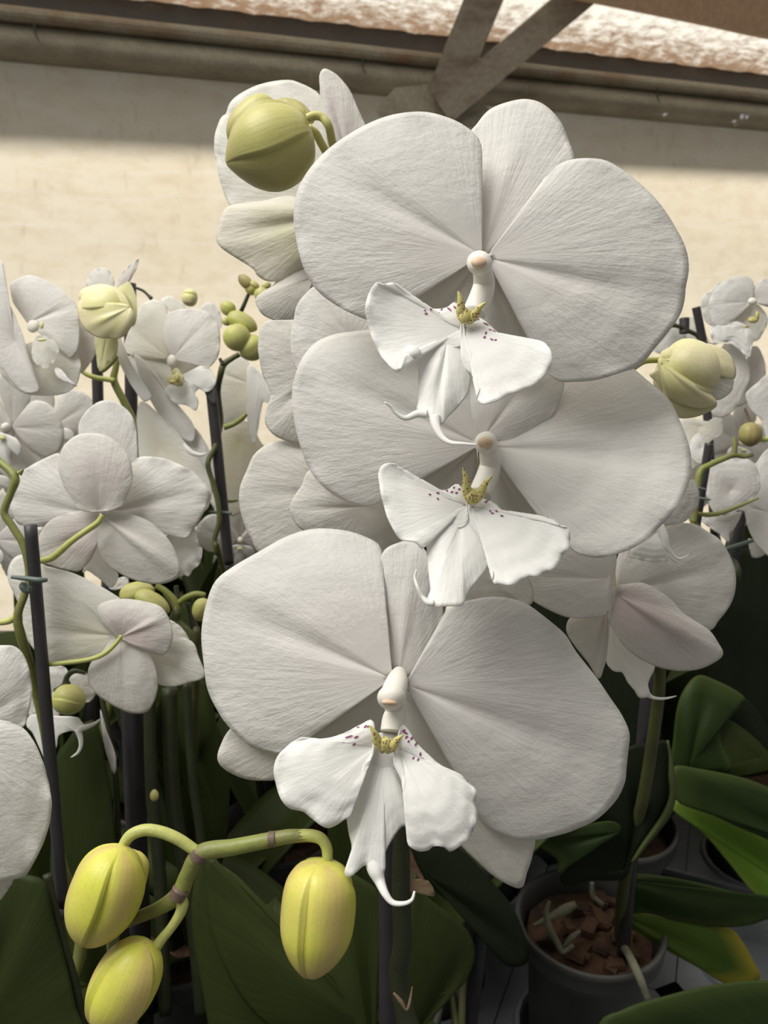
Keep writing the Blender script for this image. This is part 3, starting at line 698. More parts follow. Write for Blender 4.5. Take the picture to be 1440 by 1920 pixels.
l3 = joinm('lip', [
    fandata((705, 1400), '700,1354,1 675,1360,1 646,1374 622,1383 596,1386 570,1383 552,1389 535,1403 520,1418 513,1444 518,1470 526,1497 541,1514 558,1519 570,1522 582,1532 599,1546 614,1552 631,1546 649,1535 657,1532 658,1502 661,1473 675,1447 695,1425', LD - .004, bulge=4.2, edge=-1, bdz=2, ruf=.8, rufn=8),
    fandata((748, 1402), '752,1362 765,1368 780,1392 806,1418 835,1441 865,1453 876,1467 889,1477 894,1487 890,1508 895,1526 888,1555 880,1572 870,1581 847,1596 838,1592 828,1587 812,1587 803,1594 786,1596 772,1590 765,1582 765,1567 771,1549 771,1517 762,1485 750,1456 738,1425', LD - .004, bulge=4.2, edge=-1, bdz=2, ruf=.9, rufn=12),
    fandata((718, 1420), '690,1425,1 675,1450,1 662,1490,1 651,1530,1 655,1564 660,1588 656,1616 646,1636,-3 655,1645,-3 667,1636,-1 675,1628 686,1622 695,1636,-1 712,1640,-1 722,1630 719,1612 723,1596 739,1567 754,1549 768,1546,1 768,1510,2 756,1475,2 742,1430,1', LD, bulge=2.6, edge=0, bdz=0, mid=(690, 1620), groove=.45, gw=.12, ruf=.25),
    tube_data(tpx('698,1600,14,1.5 704,1628,15,.5 712,1652,9,-.5 722,1675,6,-3 736,1692,4,-4 757,1694,2.8,-5 772,1687,1.8,-6 777,1672,.9,-6', LD), 10), blob(722, 1412, 44, 38, 1.6, LD + .0005)], 'lip', f3)
solid(l3, .0004); retilt(l3, .045, 0, 720, 1400)
callus(f3, (693, 1360), (756, 1378), (722, 1410), LD - .005)
joinm('callus_base', [tube_data(tpx('748,1318,13,4 738,1345,20,2 735,1372,22,0', LD), 14)], 'column', f3)
joinm('column', [blob(734, 1308, 27, 24, 4.5, D3 - .016), tube_data(tpx('748,1262,13,2 744,1280,21,-8 735,1306,24,-15', D3), 18), tube_data(tpx('738,1318,20,-10 742,1345,17,-6 736,1375,18,-10', D3), 14)], 'column', f3)
joinm('anther', [blob(730, 1318, 15, 6, 1.6, D3 - .0200, .1)], 'anther', f3)
spots(f3, l3, spotlist(0, '654,1381,25,8 668,1382,25,5 664,1396,30,3.6 671,1363,20,3 685,1362,60,4 690,1362,40,3 707,1357,-30,5 734,1367,-20,5 760,1374,-20,5 772,1384,50,4 780,1395,50,5 762,1382,40,4 788,1414,80,4 784,1424,60,3.4 775,1421,60,3 766,1390,40,3 757,1370,30,4'))

# bud pair on top of the main spike
b1 = bud(p1, 586, 250, 424, 306, 152, .272, 'budgreen', seams=(-.05, 1.9, -1.7), gd=.10, gw=.10, prof=[(0, .12), (.03, .40), (.08, .62), (.2, .84), (.4, 1), (.6, .97), (.78, .74), (.9, .44), (.97, .2), (1, .06)])
bud(p1, 512, 188, 428, 262, 66, .285, 'budgreen', seams=(.4, 2.4))
petal(p1, (578, 228), '500,196 520,187 541,184 560,190 575,202 590,225 575,232 540,215', .280, 'bud_sepal', 'budgreen', bulge=3, edge=0, groove=0, n=50, rings=10)
tube(p1, '576,222,8,0 590,217,8,0 604,220,8,0 616,236,8,0 622,262,8,4 632,300,8,10 650,340,8,16', .268, 'pedicel', 'budgreen')
tube(p1, '578,240,8,0 592,250,8,2 604,272,8,6 620,300,8,12', .278, 'pedicel', 'budgreen')
# the spike and its stake
SP = tpx('640,300,7,50 760,340,8,60 860,420,9,55 900,480,9,40 900,650,9,45 905,830,9,50 890,960,10,60 800,1180,11,60 765,1300,12,60 758,1500,13,62 752,1620,17,66 755,1760,18,72 760,1900,19,80', .243)
SP.append((g1 + Vector((.0, 0, .08)), .0045)); SP.append((g1, .005))
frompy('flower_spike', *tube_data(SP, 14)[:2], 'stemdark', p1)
frompy('bract', *tube_data(tpx('738,1862,2,0 752,1878,4,0 762,1893,2,0 768,1880,3,0 773,1850,1,0', .297), 6)[:2], 'dry', p1)
petal(p1, (758, 1668), '750,1655 800,1650 815,1680 790,1672', .31, 'bract', 'dry', bulge=1, n=30, rings=6)
for x in (905, 915, 750):
    pass
tube(p1, '907,500,7,8 905,520,8,30 902,560,9,52', .24, 'pedicel', 'stem')
tube(p1, '905,840,7,10 905,860,8,30 900,900,9,48', .25, 'pedicel', 'stem')
tube(p1, '748,1275,7,8 750,1290,8,30 765,1330,9,56', .243, 'pedicel', 'stem')
sp0 = P(728, 1560, .335); sp1 = g1 + Vector((-.02, .0, .0))
stake(p1, sp0, P(727, 1930, .36), .0042); stake(p1, P(727, 1930, .36), sp1, .0042)

# ------------------------------------------------------------------ orchid in the pot in view: blooms behind the main plant
def potted_at_view():
    t = thing('potted_orchid', 'orchid in dark grey pot with bare roots, blooms facing away behind the main plant', 'orchid', Vector((PX0, PY0, BZ - .023)), 'potted moth orchids on the bench')
    pot(t, PX0, PY0, True); return t
p2 = potted_at_view(); g2 = Vector((PX0, PY0, BZ + .072))
# flower at the top left, seen from behind
f6 = flower(p2, 600, 370, .33); f6['label'] = 'bloom at the top seen from behind, with a backlit petal standing up'
petal(f6, (640, 380), '424,214 430,195 445,180 471,165 497,156 539,150 562,156 583,166 600,179 640,230,4 660,330 650,420 560,420 470,400 432,386 414,344 406,310 402,279 403,253 414,222', .335, bulge=3, edge=1, ruf=.9, rufn=13, m='cream')
petal(f6, (640, 400), '560,375 490,378 432,386 416,404 409,428 405,446 411,461 432,477 458,493 476,506 482,516 497,526 515,528 540,520 575,500 620,480', .325, 'sepal', 'greenback', mid=(405, 446), bulge=5, edge=2, groove=1.6, gw=.05, ruf=.4)
petal(f6, (650, 290), '601,180 599,150 601,136 609,129 625,136 640,149 656,170 669,199 679,222 686,240 690,290 640,300 608,250', .332, 'petal', 'pinkback', mid=(609, 129), bulge=2.5, edge=0, groove=.7, ruf=.3)
petal(f6, (590, 520), '540,500 578,500 592,537 568,562 552,600 530,604 510,599 492,589 482,574 480,560 492,548 512,535', .328, 'lip', 'sepal', bulge=4, edge=0, ruf=.3)
# flowers just behind the main plant, left side
f4 = flower(p2, 640, 640, .285); f4['label'] = 'bloom squeezed behind the left edges of the upper two blooms'
petal(f4, (660, 640), '593,537 570,555 556,575 551,604 545,640 560,700 640,760 760,720 780,640 700,560 640,545', .272, bulge=2, edge=2, mid=(600, 560), groove=.5, ruf=.4)
petal(f4, (620, 690), '590,590 550,600 505,601 490,613 484,649 487,676 493,703 508,740 500,765 497,790 506,808 525,822 565,832 620,820 680,760 680,640', .284, bulge=3.5, edge=1, mid=(496, 786), groove=1.2, ruf=.5, m='sepal')
f5 = flower(p2, 650, 950, .285); f5['label'] = 'bloom behind the middle bloom, its grey underside showing at the left'
petal(f5, (650, 920), '600,835 550,828 511,829 478,851 463,882 450,915 450,951 460,987 472,1011 484,1034 520,1060 600,1060 680,1000 700,900', .286, bulge=3, edge=2, mid=(455, 930), groove=.5, ruf=.3, m='sepal')
petal(f5, (680, 950), '590,880 565,912 550,935 544,957 559,987 600,1010 660,1040 740,1040 780,980 700,900', .272, 'sepal', 'sepal', bulge=2.5, edge=2, mid=(550, 955), groove=.6, ruf=.2)
petal(f5, (860, 1040), '840,1000 960,1030 985,1070 1000,1110 992,1135 960,1128 900,1130 850,1125', .272, 'petal', 'sepal', bulge=2, edge=1)
# right-hand flower seen from behind
f7 = flower(p2, 1153, 1113, .32); f7['label'] = 'bloom on the right seen from behind, pointed pinkish sepal hanging forward'
petal(f7, (1140, 1085), '1155,1040 1152,1080 1148,1113 1137,1150 1107,1158 1070,1158 1037,1147 990,1120 965,1085 955,1040 990,1000 1080,985 1140,1000', .315, bulge=3, edge=1, mid=(980, 1080), groove=.5, ruf=.4, m='petal')
petal(f7, (1158, 1108), '1158,1085 1160,1040 1180,1005 1220,985 1260,976 1280,980 1303,983 1327,997 1350,1013 1367,1040 1378,1073 1378,1107 1367,1137 1347,1163 1328,1182 1270,1170 1200,1130', .330, bulge=3, edge=2, mid=(1375, 1060), groove=1.2, ruf=.7)
petal(f7, (1157, 1115), '1155,1100 1173,1096 1203,1093 1233,1107 1260,1127 1277,1147 1300,1163 1330,1183 1347,1207 1355,1227 1337,1243 1307,1255 1267,1257 1227,1248 1193,1230 1167,1207 1150,1180 1140,1157 1147,1130', .318, 'sepal', 'pinkback', mid=(1350, 1228), bulge=5, edge=0, groove=-1.8, gw=.06, ruf=.3)
petal(f7, (1135, 1150), '1138,1150 1105,1152 1070,1158 1062,1183 1077,1210 1103,1243 1122,1272 1131,1253 1137,1230 1141,1180', .326, 'sepal', 'sepal', mid=(1115, 1260), bulge=2.5, edge=0, groove=.8, ruf=.2)
l7 = petal(f7, (1165, 1150), '1140,1150 1137,1200 1137,1240 1150,1258 1167,1261 1177,1279 1190,1295 1200,1308 1217,1304 1214,1285 1217,1275 1227,1250 1225,1220 1190,1160', .332, 'lip', 'lip', bulge=2, edge=-1, ruf=.8)
tube(f7, '1212,1300,6 1222,1307,3.5 1236,1310,2.5 1252,1309,2 1268,1305,.8', .332, 'lip_tendril', 'lip', 10)
tube(p2, '1156,1113,6,0 1150,1090,7,20 1170,1040,8,45', .322, 'pedicel', 'stem')
# frilled petals between the middle bloom and the right-hand one
f8 = flower(p2, 1230, 960, .33); f8['label'] = 'half-hidden bloom peeping out beside the right edge of the middle bloom'
petal(f8, (1225, 930), '1260,880 1297,898 1308,915 1310,932 1307,950 1296,962 1287,975 1273,982 1250,985 1225,1000 1190,980 1180,920', .325, bulge=2, edge=1, ruf=.6, rufn=11)
petal(f8, (1230, 1000), '1177,1038 1195,1048 1220,1053 1240,1052 1253,1050 1247,1030 1240,1012 1236,990 1200,985', .322, 'lip', 'lip', bulge=2, edge=0, ruf=.5)
joinm('lip_tendril', [tube_data(tpx('1240,985,5 1246,1005,7 1250,1025,6 1262,1042,4 1275,1048,2 1292,1040,.8', .315), 10), tube_data(tpx('1250,1020,4 1256,1040,4 1266,1052,3 1271,1052,1.5', .315), 10)], 'lip', f8)
# leaning bud on the right
rb = empty('opening_bud', P(1300, 710, .29), p2)
bud(rb, 1236, 680, 1345, 722, 122, .293, 'budcream', name='bud_core', seams=(-.3, 1.8, -2), gd=.16, gw=.13)
petal(rb, (1238, 674), '1240,664 1255,652 1276,645 1298,643 1320,644 1340,648 1356,655 1371,669 1379,691 1378,707 1370,710 1345,697 1310,688 1270,680', .288, 'sepal', 'budcream', bulge=4, edge=1, bdz=0, groove=-1, mid=(1376, 690), ruf=.1)
petal(rb, (1238, 676), '1240,668 1265,684 1300,690 1340,697 1373,710 1374,722 1371,733 1358,745 1344,750 1325,745 1290,710', .290, 'petal', 'cream', bulge=4, edge=1, groove=-1, mid=(1370, 725), ruf=.1)
petal(rb, (1240, 682), '1236,672 1262,684 1290,708 1315,725 1335,742 1344,757 1330,764 1305,765 1270,755 1250,738 1238,705', .286, 'sepal', 'budcream', bulge=5, edge=1, groove=-.8, mid=(1342, 757), ruf=.1)
petal(rb, (1240, 690), '1240,685 1226,700 1217,703 1228,714 1243,733 1250,752 1262,776 1276,784 1302,782 1329,772 1343,758 1300,755 1262,740', .289, 'sepal', 'yellowbud', bulge=3, edge=1, groove=.3, mid=(1300, 780), ruf=.1)
tube(p2, '1170,712,7,6 1182,694,7,0 1196,683,6.5,0 1212,676,6,0 1240,675,6,1', .291, 'pedicel', 'stempale')
# its spike, stake, roots and leaves
sp = tpx('1150,640,6,0 1160,800,8,0 1175,1000,9,10 1225,1180,10,40 1237,1270,11,85 1225,1380,11,110 1205,1500,11,135 1180,1600,11,165 1165,1700,11,190', .345)
sp.append((G(1163, 1790, BZ + .07), .0045)); frompy('flower_spike', *tube_data(sp, 14)[:2], 'stemmid', p2)
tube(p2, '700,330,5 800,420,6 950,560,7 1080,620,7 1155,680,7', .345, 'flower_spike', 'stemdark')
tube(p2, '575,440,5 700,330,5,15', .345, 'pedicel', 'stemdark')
stake(p2, P(1218, 1250, .49), P(1168, 1790, .545), .0042)
def ribbon(parent, lft, rgt, D, name, m):
    a, b_ = [crom([[*map(float, q.split(','))] for q in t.split()], 30, False) for t in (lft, rgt)]
    V = [P(*q, D) for q in a] + [P((q[0] + w_[0]) / 2, (q[1] + w_[1]) / 2, D - .002) for q, w_ in zip(a, b_)] + [P(*q, D + .003) for q in b_]
    F = [(k + o_ * 30, k + 1 + o_ * 30, k + 31 + o_ * 30, k + 30 + o_ * 30) for k in range(29) for o_ in (0, 1)]
    o = frompy(name, V, F, m, parent, [(0, 0)] * len(V)); solid(o, .001); return o
LD = .52
leaf(p2, (1170, 1630), '1252,1390 1262,1440 1267,1480 1252,1525 1219,1566 1185,1615 1172,1645 1150,1650 1095,1649 1065,1660 1050,1645 1080,1610 1100,1560 1110,1500 1130,1440 1180,1400 1225,1392', LD - .03, 'leafshade', bulge=6, edge=0, mid=(1230, 1400), groove=4)
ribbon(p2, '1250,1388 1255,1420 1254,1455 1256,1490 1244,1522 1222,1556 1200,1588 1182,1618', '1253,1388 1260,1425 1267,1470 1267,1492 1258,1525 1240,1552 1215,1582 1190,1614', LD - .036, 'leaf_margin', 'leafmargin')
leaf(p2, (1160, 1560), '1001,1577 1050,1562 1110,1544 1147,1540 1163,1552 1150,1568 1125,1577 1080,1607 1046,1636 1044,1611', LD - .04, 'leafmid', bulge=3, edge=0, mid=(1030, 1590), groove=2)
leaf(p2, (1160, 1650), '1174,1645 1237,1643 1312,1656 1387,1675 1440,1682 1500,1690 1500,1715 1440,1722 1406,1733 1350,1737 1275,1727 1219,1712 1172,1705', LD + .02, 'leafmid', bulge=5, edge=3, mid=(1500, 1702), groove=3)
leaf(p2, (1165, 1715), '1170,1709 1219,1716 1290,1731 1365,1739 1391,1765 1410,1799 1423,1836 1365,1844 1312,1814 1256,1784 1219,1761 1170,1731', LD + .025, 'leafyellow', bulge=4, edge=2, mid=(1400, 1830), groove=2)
tube(p2, '1030,1690,3 1024,1712,5 1030,1740,7 1045,1768,6 1055,1785,5 1075,1772,4', .535, 'aerial_root', 'root', 10)
tube(p2, '1000,1735,3 1030,1722,7 1060,1705,9 1080,1695,6', .545, 'aerial_root', 'root', 10)
tube(p2, '1055,1782,4 1070,1760,6 1088,1745,3', .54, 'aerial_root', 'root', 10)
tube(p2, '1110,1655,4 1112,1680,5 1130,1696,4', .55, 'aerial_root', 'root', 10)
tube(p2, '1158,1740,6,40 1168,1770,7,5 1184,1800,8,-30 1200,1835,8,-40 1214,1872,6,-42', .545, 'aerial_root', 'root', 10)

# ------------------------------------------------------------------ low spike with three hanging buds
p3, g3 = plant('low', 'orchid whose low spike ends in three hanging yellow-green buds, in front of dark leaves', *under(120, 1920, .30))
DB = .225
s3 = tpx('580,1567,11,0 545,1568,13,0 510,1574,14,0 440,1588,15,0 378,1600,17,0 352,1640,15,1 336,1676,16,2 300,1702,13,4 250,1724,11,8 215,1745,11,20 215,1800,11,50 240,1860,11,80 250,1930,11,95', DB)
s3.append((g3, .004)); frompy('flower_spike', *tube_data(s3, 16)[:2], 'stem', p3)
for pts in ('504,1574,14.6 516,1573,14.6', '331,1684,15.6 339,1668,16.4', '370,1611,17.2 378,1598,18'):
    tube(p3, pts, DB - .0005, 'stem_node', 'node')
bA = empty('hanging_bud', P(211, 1690, DB), p3)
bud(bA, 228, 1590, 160, 1772, 132, DB - .004, 'bud', seams=(-.15, -2.0, 1.45), gd=.15, gw=.11)
bud(bA, 240, 1598, 205, 1748, 88, DB + .004, 'bud', name='side_sepal', seams=(-.6, 2.5), gd=.10, prof=[(0, .3), (.05, .75), (.15, 1), (.5, 1), (.75, .8), (1, .12)])
tube(bA, '378,1603,9 362,1592,10.5 335,1574,11 305,1561,11 275,1556,11 250,1563,11 235,1578,10 226,1600,9', DB, 'pedicel', 'stempale')
bB = empty('hanging_bud', P(238, 1845, DB), p3)
bud(bB, 274, 1768, 188, 1932, 122, DB - .003, 'bud', seams=(.9, -1.0, 2.9), gd=.15, gw=.10)
tube(bB, '336,1680,8 342,1692,11 338,1712,10 322,1738,9 304,1760,9.5 288,1782,11', DB, 'pedicel', 'stempale')
bC = empty('hanging_bud', P(592, 1725, DB), p3)
bud(bC, 604, 1618, 583, 1830, 136, DB - .003, 'bud', seams=(-.42, 1.35, -2.4), gd=.15, gw=.10, tw=.05, prof=[(0, .22), (.02, .5), (.07, .74), (.2, .95), (.45, 1), (.65, .93), (.82, .70), (.93, .44), (.985, .24), (1, .1)])
tube(bC, '560,1567,12 585,1567,11.5 602,1573,11 612,1588,10.5 614,1606,10 613,1626,9', DB, 'pedicel', 'stempale')

# ------------------------------------------------------------------ close bloom cut by the left edge
p4, g4 = plant('edge', 'orchid at the left edge, a single close white bloom cut off by the frame', *under(-160, 1850, .34))
f11 = flower(p4, -60, 1370, .245)
petal(f11, (-70, 1370), '-60,1240 -20,1216 5,1210 30,1213 48,1235 58,1275 60,1300 54,1335 42,1365 0,1385 -60,1390', .247, bulge=2.5, edge=1, mid=(60, 1290), groove=.5)
petal(f11, (-70, 1385), '-60,1350 0,1350 42,1365 66,1395 84,1440 95,1490 96,1525 88,1562 70,1605 48,1640 20,1649 -10,1656 -60,1660 -130,1600', .242, bulge=3.5, edge=2, mid=(60, 1600), groove=1, ruf=.8)
petal(f11, (-60, 1500), '-60,1640 10,1640 24,1650 12,1672 -6,1692 -50,1700', .25, 'sepal', 'sepal', bulge=1)
petal(f11, (-90, 1370), '-60,1240 -140,1220 -220,1270 -240,1350 -230,1450 -160,1500 -110,1430', .245, bulge=3, edge=1)
s4 = tpx('-90,1380,8,10 -110,1450,9,30 -130,1600,10,50 -150,1800,11,80', .25); s4.append((g4, .004)); frompy('flower_spike', *tube_data(s4, 12)[:2], 'stemdark', p4)

# ------------------------------------------------------------------ staked orchid on the left with back-facing blooms
p5, g5 = plant('staked', 'orchid tied to a brown stake at the left, two blooms turned away from view', *under(135, 1900, .40))
stake(p5, P(57, 984, .355), P(118, 1700, .385), .0030)
stake(p5, P(118, 1700, .385), Vector((g5.x + .01, g5.y, g5.z)), .0030)
cl = joinm('stake_clip', [tube_data(tpx('22,1082,3.5,-4 50,1085,5,-5 75,1088,5.5,-5 88,1087,4,-3', .353), 10), tube_data(tpx('46,1092,5 44,1100,8 52,1108,6 56,1100,4', .352), 10)], 'clip', p5)
s5 = tpx('-30,840,7,10 0,866,7,8 28,895,8,5 20,925,7,5 8,960,7,5 22,985,7,5 45,1025,7,5 55,1080,7,6 46,1115,7,4 33,1155,8,3 40,1195,9,6 60,1265,9,15 90,1400,10,30 110,1600,11,50 130,1850,12,70', .355)
s5.append((g5, .004)); frompy('flower_spike', *tube_data(s5, 14)[:2], 'stem', p5)
tube(p5, '36,888,6,0 44,880,2,0', .36, 'stem_node', 'stem'); tube(p5, '33,1153,7 15,1165,6 -20,1168,6', .358, 'pedicel', 'stempale')
f9 = flower(p5, 188, 965, .385); f9['label'] = 'bloom seen from behind, pink-flushed oval sepal on top'
petal(f9, (205, 900), '147,815 150,790 165,768 187,753 213,752 240,770 253,793 257,825 256,880 230,920 180,920 150,870', .412, bulge=2, edge=0, m='petal')
petal(f9, (188, 962), '153,957 140,940 125,920 115,897 110,877 112,857 121,835 143,817 167,812 200,817 227,837 243,860 248,883 247,907 235,935 220,953', .377, 'sepal', 'pinkback', mid=(175, 812), bulge=5, edge=-2, groove=.2, ruf=.2)
petal(f9, (188, 966), '153,955 132,925 112,870 110,850 83,860 55,875 40,885 25,910 18,935 22,962 35,982 67,988 95,982 140,972', .388, bulge=3, edge=2, mid=(20, 935), groove=.7, ruf=.7)
petal(f9, (190, 964), '222,953 246,907 248,870 260,858 283,856 310,860 330,868 355,880 378,900 394,925 390,945 380,965 368,985 350,1010 320,1000 280,980 235,968', .388, bulge=3, edge=2, mid=(385, 920), groove=1.2, ruf=.8)
petal(f9, (200, 980), '180,960 150,958 100,973 76,1000 72,1030 80,1052 100,1062 133,1070 150,1070 167,1053 178,1030 184,1000', .383, 'sepal', 'pinkback', mid=(80, 1040), bulge=2.5, edge=0, groove=1, ruf=.3)
petal(f9, (190, 968), '185,983 184,1020 193,1047 217,1070 253,1088 293,1095 320,1090 337,1077 334,1047 317,1013 283,980 240,962 205,958', .382, 'sepal', 'sepal', mid=(334, 1074), bulge=3.5, edge=0, groove=-1.5, ruf=.3)
petal(f9, (310, 1010), '325,985 358,975 368,1000 372,1020 379,1030 378,1045 372,1060 362,1068 354,1080 345,1078 335,1080 325,1050', .398, 'lip', 'lip', bulge=1.5, edge=0, ruf=1.2, rufn=11)
petal(f9, (188, 1020), '175,1030 195,1035 205,1060 222,1080 209,1102 190,1088 165,1070 155,1072', .395, 'lip', 'lip', bulge=1, edge=0)
tube(f9, '192,966,4 183,980,5.5 165,993,5.5 135,1014,6 108,1038,6.5 93,1048,6.5 72,1052,6', .372, 'pedicel', 'stempale')
f10 = flower(p5, 225, 1195, .375); f10['label'] = 'lower bloom seen from the side and behind, greyish in shade'
petal(f10, (222, 1192), '83,1060 70,1050 40,1040 20,1055 15,1085 30,1120 42,1150 44,1180 55,1205 75,1230 97,1243 160,1238 205,1225 185,1150 200,1120 228,1125 207,1110 177,1093 133,1073', .376, mid=(40, 1180), bulge=3.5, edge=0, groove=.8, ruf=.3, m='cream')
petal(f10, (225, 1195), '207,1183 190,1165 183,1147 186,1135 200,1128 230,1123 267,1127 300,1137 316,1158 323,1180 323,1200 307,1227 267,1220 243,1207', .372, 'sepal', 'pinkback', mid=(300, 1160), bulge=4, edge=0, groove=-1, ruf=.2)
petal(f10, (228, 1196), '215,1198 187,1228 170,1245 165,1273 180,1300 213,1323 247,1337 277,1333 293,1303 295,1270 283,1233 250,1207', .374, 'sepal', 'sepal', mid=(235, 1330), bulge=4, edge=0, groove=.5, ruf=.3)
petal(f10, (250, 1205), '260,1215 300,1220 320,1195 360,1203 373,1233 384,1268 353,1280 323,1287 293,1280 270,1250', .382, bulge=2, edge=0, mid=(370, 1240), groove=.5, ruf=.3, m='cream')
petal(f10, (290, 1180), '315,1165 335,1172 350,1190 353,1205 320,1215', .39, 'sepal', 'cream', bulge=.5, n=40, rings=8)
tube(f10, '228,1192,4 216,1208,4 195,1226,4.5 165,1237,4.5 120,1243,4.5 90,1246,4', .368, 'pedicel', 'stempale')
f12 = flower(p5, 110, 1300, .41); f12['label'] = 'small bloom low behind the brown stake, lip curling out to the right'
petal(f12, (100, 1300), '60,1270 75,1250 110,1248 126,1256 122,1275 105,1300 70,1330', .415, bulge=1)
petal(f12, (110, 1300), '100,1270 135,1262 162,1262 178,1295 176,1308 162,1317 140,1300', .415, bulge=1, m='sepal')
petal(f12, (70, 1320), '60,1262 52,1300 50,1330 60,1345 90,1350 110,1345 105,1300', .417, bulge=1)
petal(f12, (90, 1345), '108,1343 143,1345 152,1352 158,1362 152,1368 148,1374 138,1370 125,1372 110,1380 106,1400 98,1420 91,1436 78,1410 62,1375 50,1360 60,1340', .41, 'lip', 'lip', bulge=1, ruf=.2)
joinm('lip_tendril', [tube_data(tpx('150,1366,7 165,1362,4.5 180,1355,3 191,1346,1', .41), 8), tube_data(tpx('146,1368,6 151,1385,4.5 151,1400,3.5 145,1412,2.5 133,1420,.8', .41), 8)], 'lip', f12)
bud(p5, 100, 1306, 160, 1318, 56, .40, 'budsmall', seams=(-.2, 2, -2), gd=.08)
tube(p5, '128,1278,6 118,1288,6 104,1296,6', .402, 'pedicel', 'stemdark'); tube(p5, '160,1262,3 140,1258,5 128,1266,5 122,1280,5', .402, 'pedicel', 'stemdark')
leaf(p5, (110, 1930), '105,1440 120,1400 150,1360 182,1355 198,1430 212,1520 222,1640 226,1760 222,1900 215,1960 100,1960 95,1700', .44, 'leaf', mid=(160, 1380), bulge=8, edge=4)
leaf(p5, (-60, 1960), '-100,1700 -60,1650 0,1630 50,1640 85,1655 100,1720 122,1800 140,1880 150,1980 -100,1990', .36, 'leaf', mid=(60, 1640), bulge=8, edge=2)

# ------------------------------------------------------------------ generic bloom and plant for the rows behind
def proto_flower():
    """meshes of one open moth orchid bloom facing -Y, about 9 cm across"""
    mp = lambda q: (lambda x, y, dz: Vector((x / 1000, dz / 1000 + q / 1000, -y / 1000)))
    def mk(nm, base, out, q, m, **k):
        v, f, u = grid_fan(base, parse(out), mp(q), n=60, rings=12, seed=4, **k)
        me = bpy.data.meshes.new(nm); me.from_pydata([tuple(a) for a in v], [], f)
        l = me.uv_layers.new(name='petal')
        for lp in me.loops: l.data[lp.index].uv = u[lp.vertex_index]
        me.polygons.foreach_set('use_smooth', [True] * len(me.polygons)); me.materials.append(M[m]); return (nm, me)
    r = []
    r.append(mk('petal', (-2, 0), '-2,-3 -8,-12 -18,-24 -32,-26 -43,-16 -47,-3 -43,10 -32,18 -18,17 -8,8 -2,3', 0, 'petal', bulge=3, edge=3, groove=.6, mid=(-40, -8)))
    r.append(mk('petal', (2, 0), '2,-3 8,-12 18,-24 32,-26 43,-16 47,-3 43,10 32,18 18,17 8,8 2,3', 0, 'petal', bulge=3, edge=3, groove=.6, mid=(40, -8)))
    r.append(mk('sepal', (0, -1), '-3,-2 -10,-14 -15,-28 -11,-40 0,-45 11,-40 15,-28 10,-14 3,-2', 3, 'sepal', bulge=2, edge=2, groove=.5, mid=(0, -45)))
    r.append(mk('sepal', (-1, 1), '-3,1 -14,8 -24,20 -27,33 -19,39 -8,32 -3,18 0,4', 3, 'sepal', bulge=2, edge=2, groove=.5, mid=(-20, 38)))
    r.append(mk('sepal', (1, 1), '3,1 14,8 24,20 27,33 19,39 8,32 3,18 0,4', 3, 'sepal', bulge=2, edge=2, groove=.5, mid=(20, 38)))
    r.append(mk('lip', (0, 6), '-4,4 -12,6 -16,12 -13,19 -7,17 -5,22 -6,30 -2,34 2,34 6,30 5,22 7,17 13,19 16,12 12,6 4,4', -7, 'lip', bulge=3, edge=0))
    v, f, u = blob(720, 960, 12, 12, 4, .25); c = P(720, 960, .25)
    me = bpy.data.meshes.new('column'); me.from_pydata([tuple(Vector(((a - c).dot(RT) * 1.4, (a - c).dot(FW) * 1 - .005, (a - c).dot(UP) * 1.6 + .001))) for a in v], [], f)
    me.polygons.foreach_set('use_smooth', [True] * len(me.polygons)); me.materials.append(M['column']); r.append(('column', me))
    me2 = bpy.data.meshes.new('callus'); me2.from_pydata([tuple(Vector(((a - c).dot(RT) * 1.5, (a - c).dot(FW) * .6 - .010, (a - c).dot(UP) * .8 - .0065))) for a in v], [], f)
    me2.materials.append(M['yellowbud']); r.append(('callus', me2))
    return r
PF = proto_flower()
def gflower(parent, x, y, D, yaw, pitch=0., roll=0., s=1.):
    loc = P(x, y, D); Mx = Matrix.Translation(loc) @ Matrix.Rotation(yaw, 4, 'Z') @ Matrix.Rotation(pitch, 4, 'X') @ Matrix.Rotation(roll, 4, 'Y') @ Matrix.Scale(s, 4)
    e = bpy.data.objects.new('orchid_flower', None); SC.collection.objects.link(e); e.empty_display_size = .02
    e.parent = parent; e.matrix_parent_inverse = WORLDOF[parent.name].inverted(); e.matrix_basis = Mx
    for nm, me in PF:
        o = bpy.data.objects.new(nm, me); SC.collection.objects.link(o); o.parent = e
        if nm in ('petal', 'sepal', 'lip'): solid(o, .0005)
    return e
def leafmesh(L, Wd, arch, seed):
    R = random.Random(seed); V, F, U = [], [], []; n, m_ = 18, 8
    for k in range(n + 1):
        t = k / n; wd = Wd * (math.sin(PI * min(1, t * .93 + .10)) ** .55) * (.75 + .25 * t) * .5
        x = L * t * (1 - .15 * arch * t); z = L * (.75 * t - arch * t * t)
        for i in range(m_ + 1):
            u = i / m_ * 2 - 1; V.append((x, u * wd, z + abs(u) * wd * .35)); U.append((abs(u), abs(u)))
    for k in range(n):
        for i in range(m_): a = k * (m_ + 1) + i; F.append((a, a + 1, a + m_ + 2, a + m_ + 1))
    me = bpy.data.meshes.new('leaf'); me.from_pydata(V, [], F)
    l = me.uv_layers.new(name='petal')
    for lp in me.loops: l.data[lp.index].uv = U[lp.vertex_index]
    me.polygons.foreach_set('use_smooth', [True] * len(me.polygons)); me.materials.append(M['leaf']); return me
LM = [leafmesh(.20, .065, .55, 1), leafmesh(.17, .06, .8, 2), leafmesh(.24, .07, .35, 3), leafmesh(.22, .055, .1, 4)]
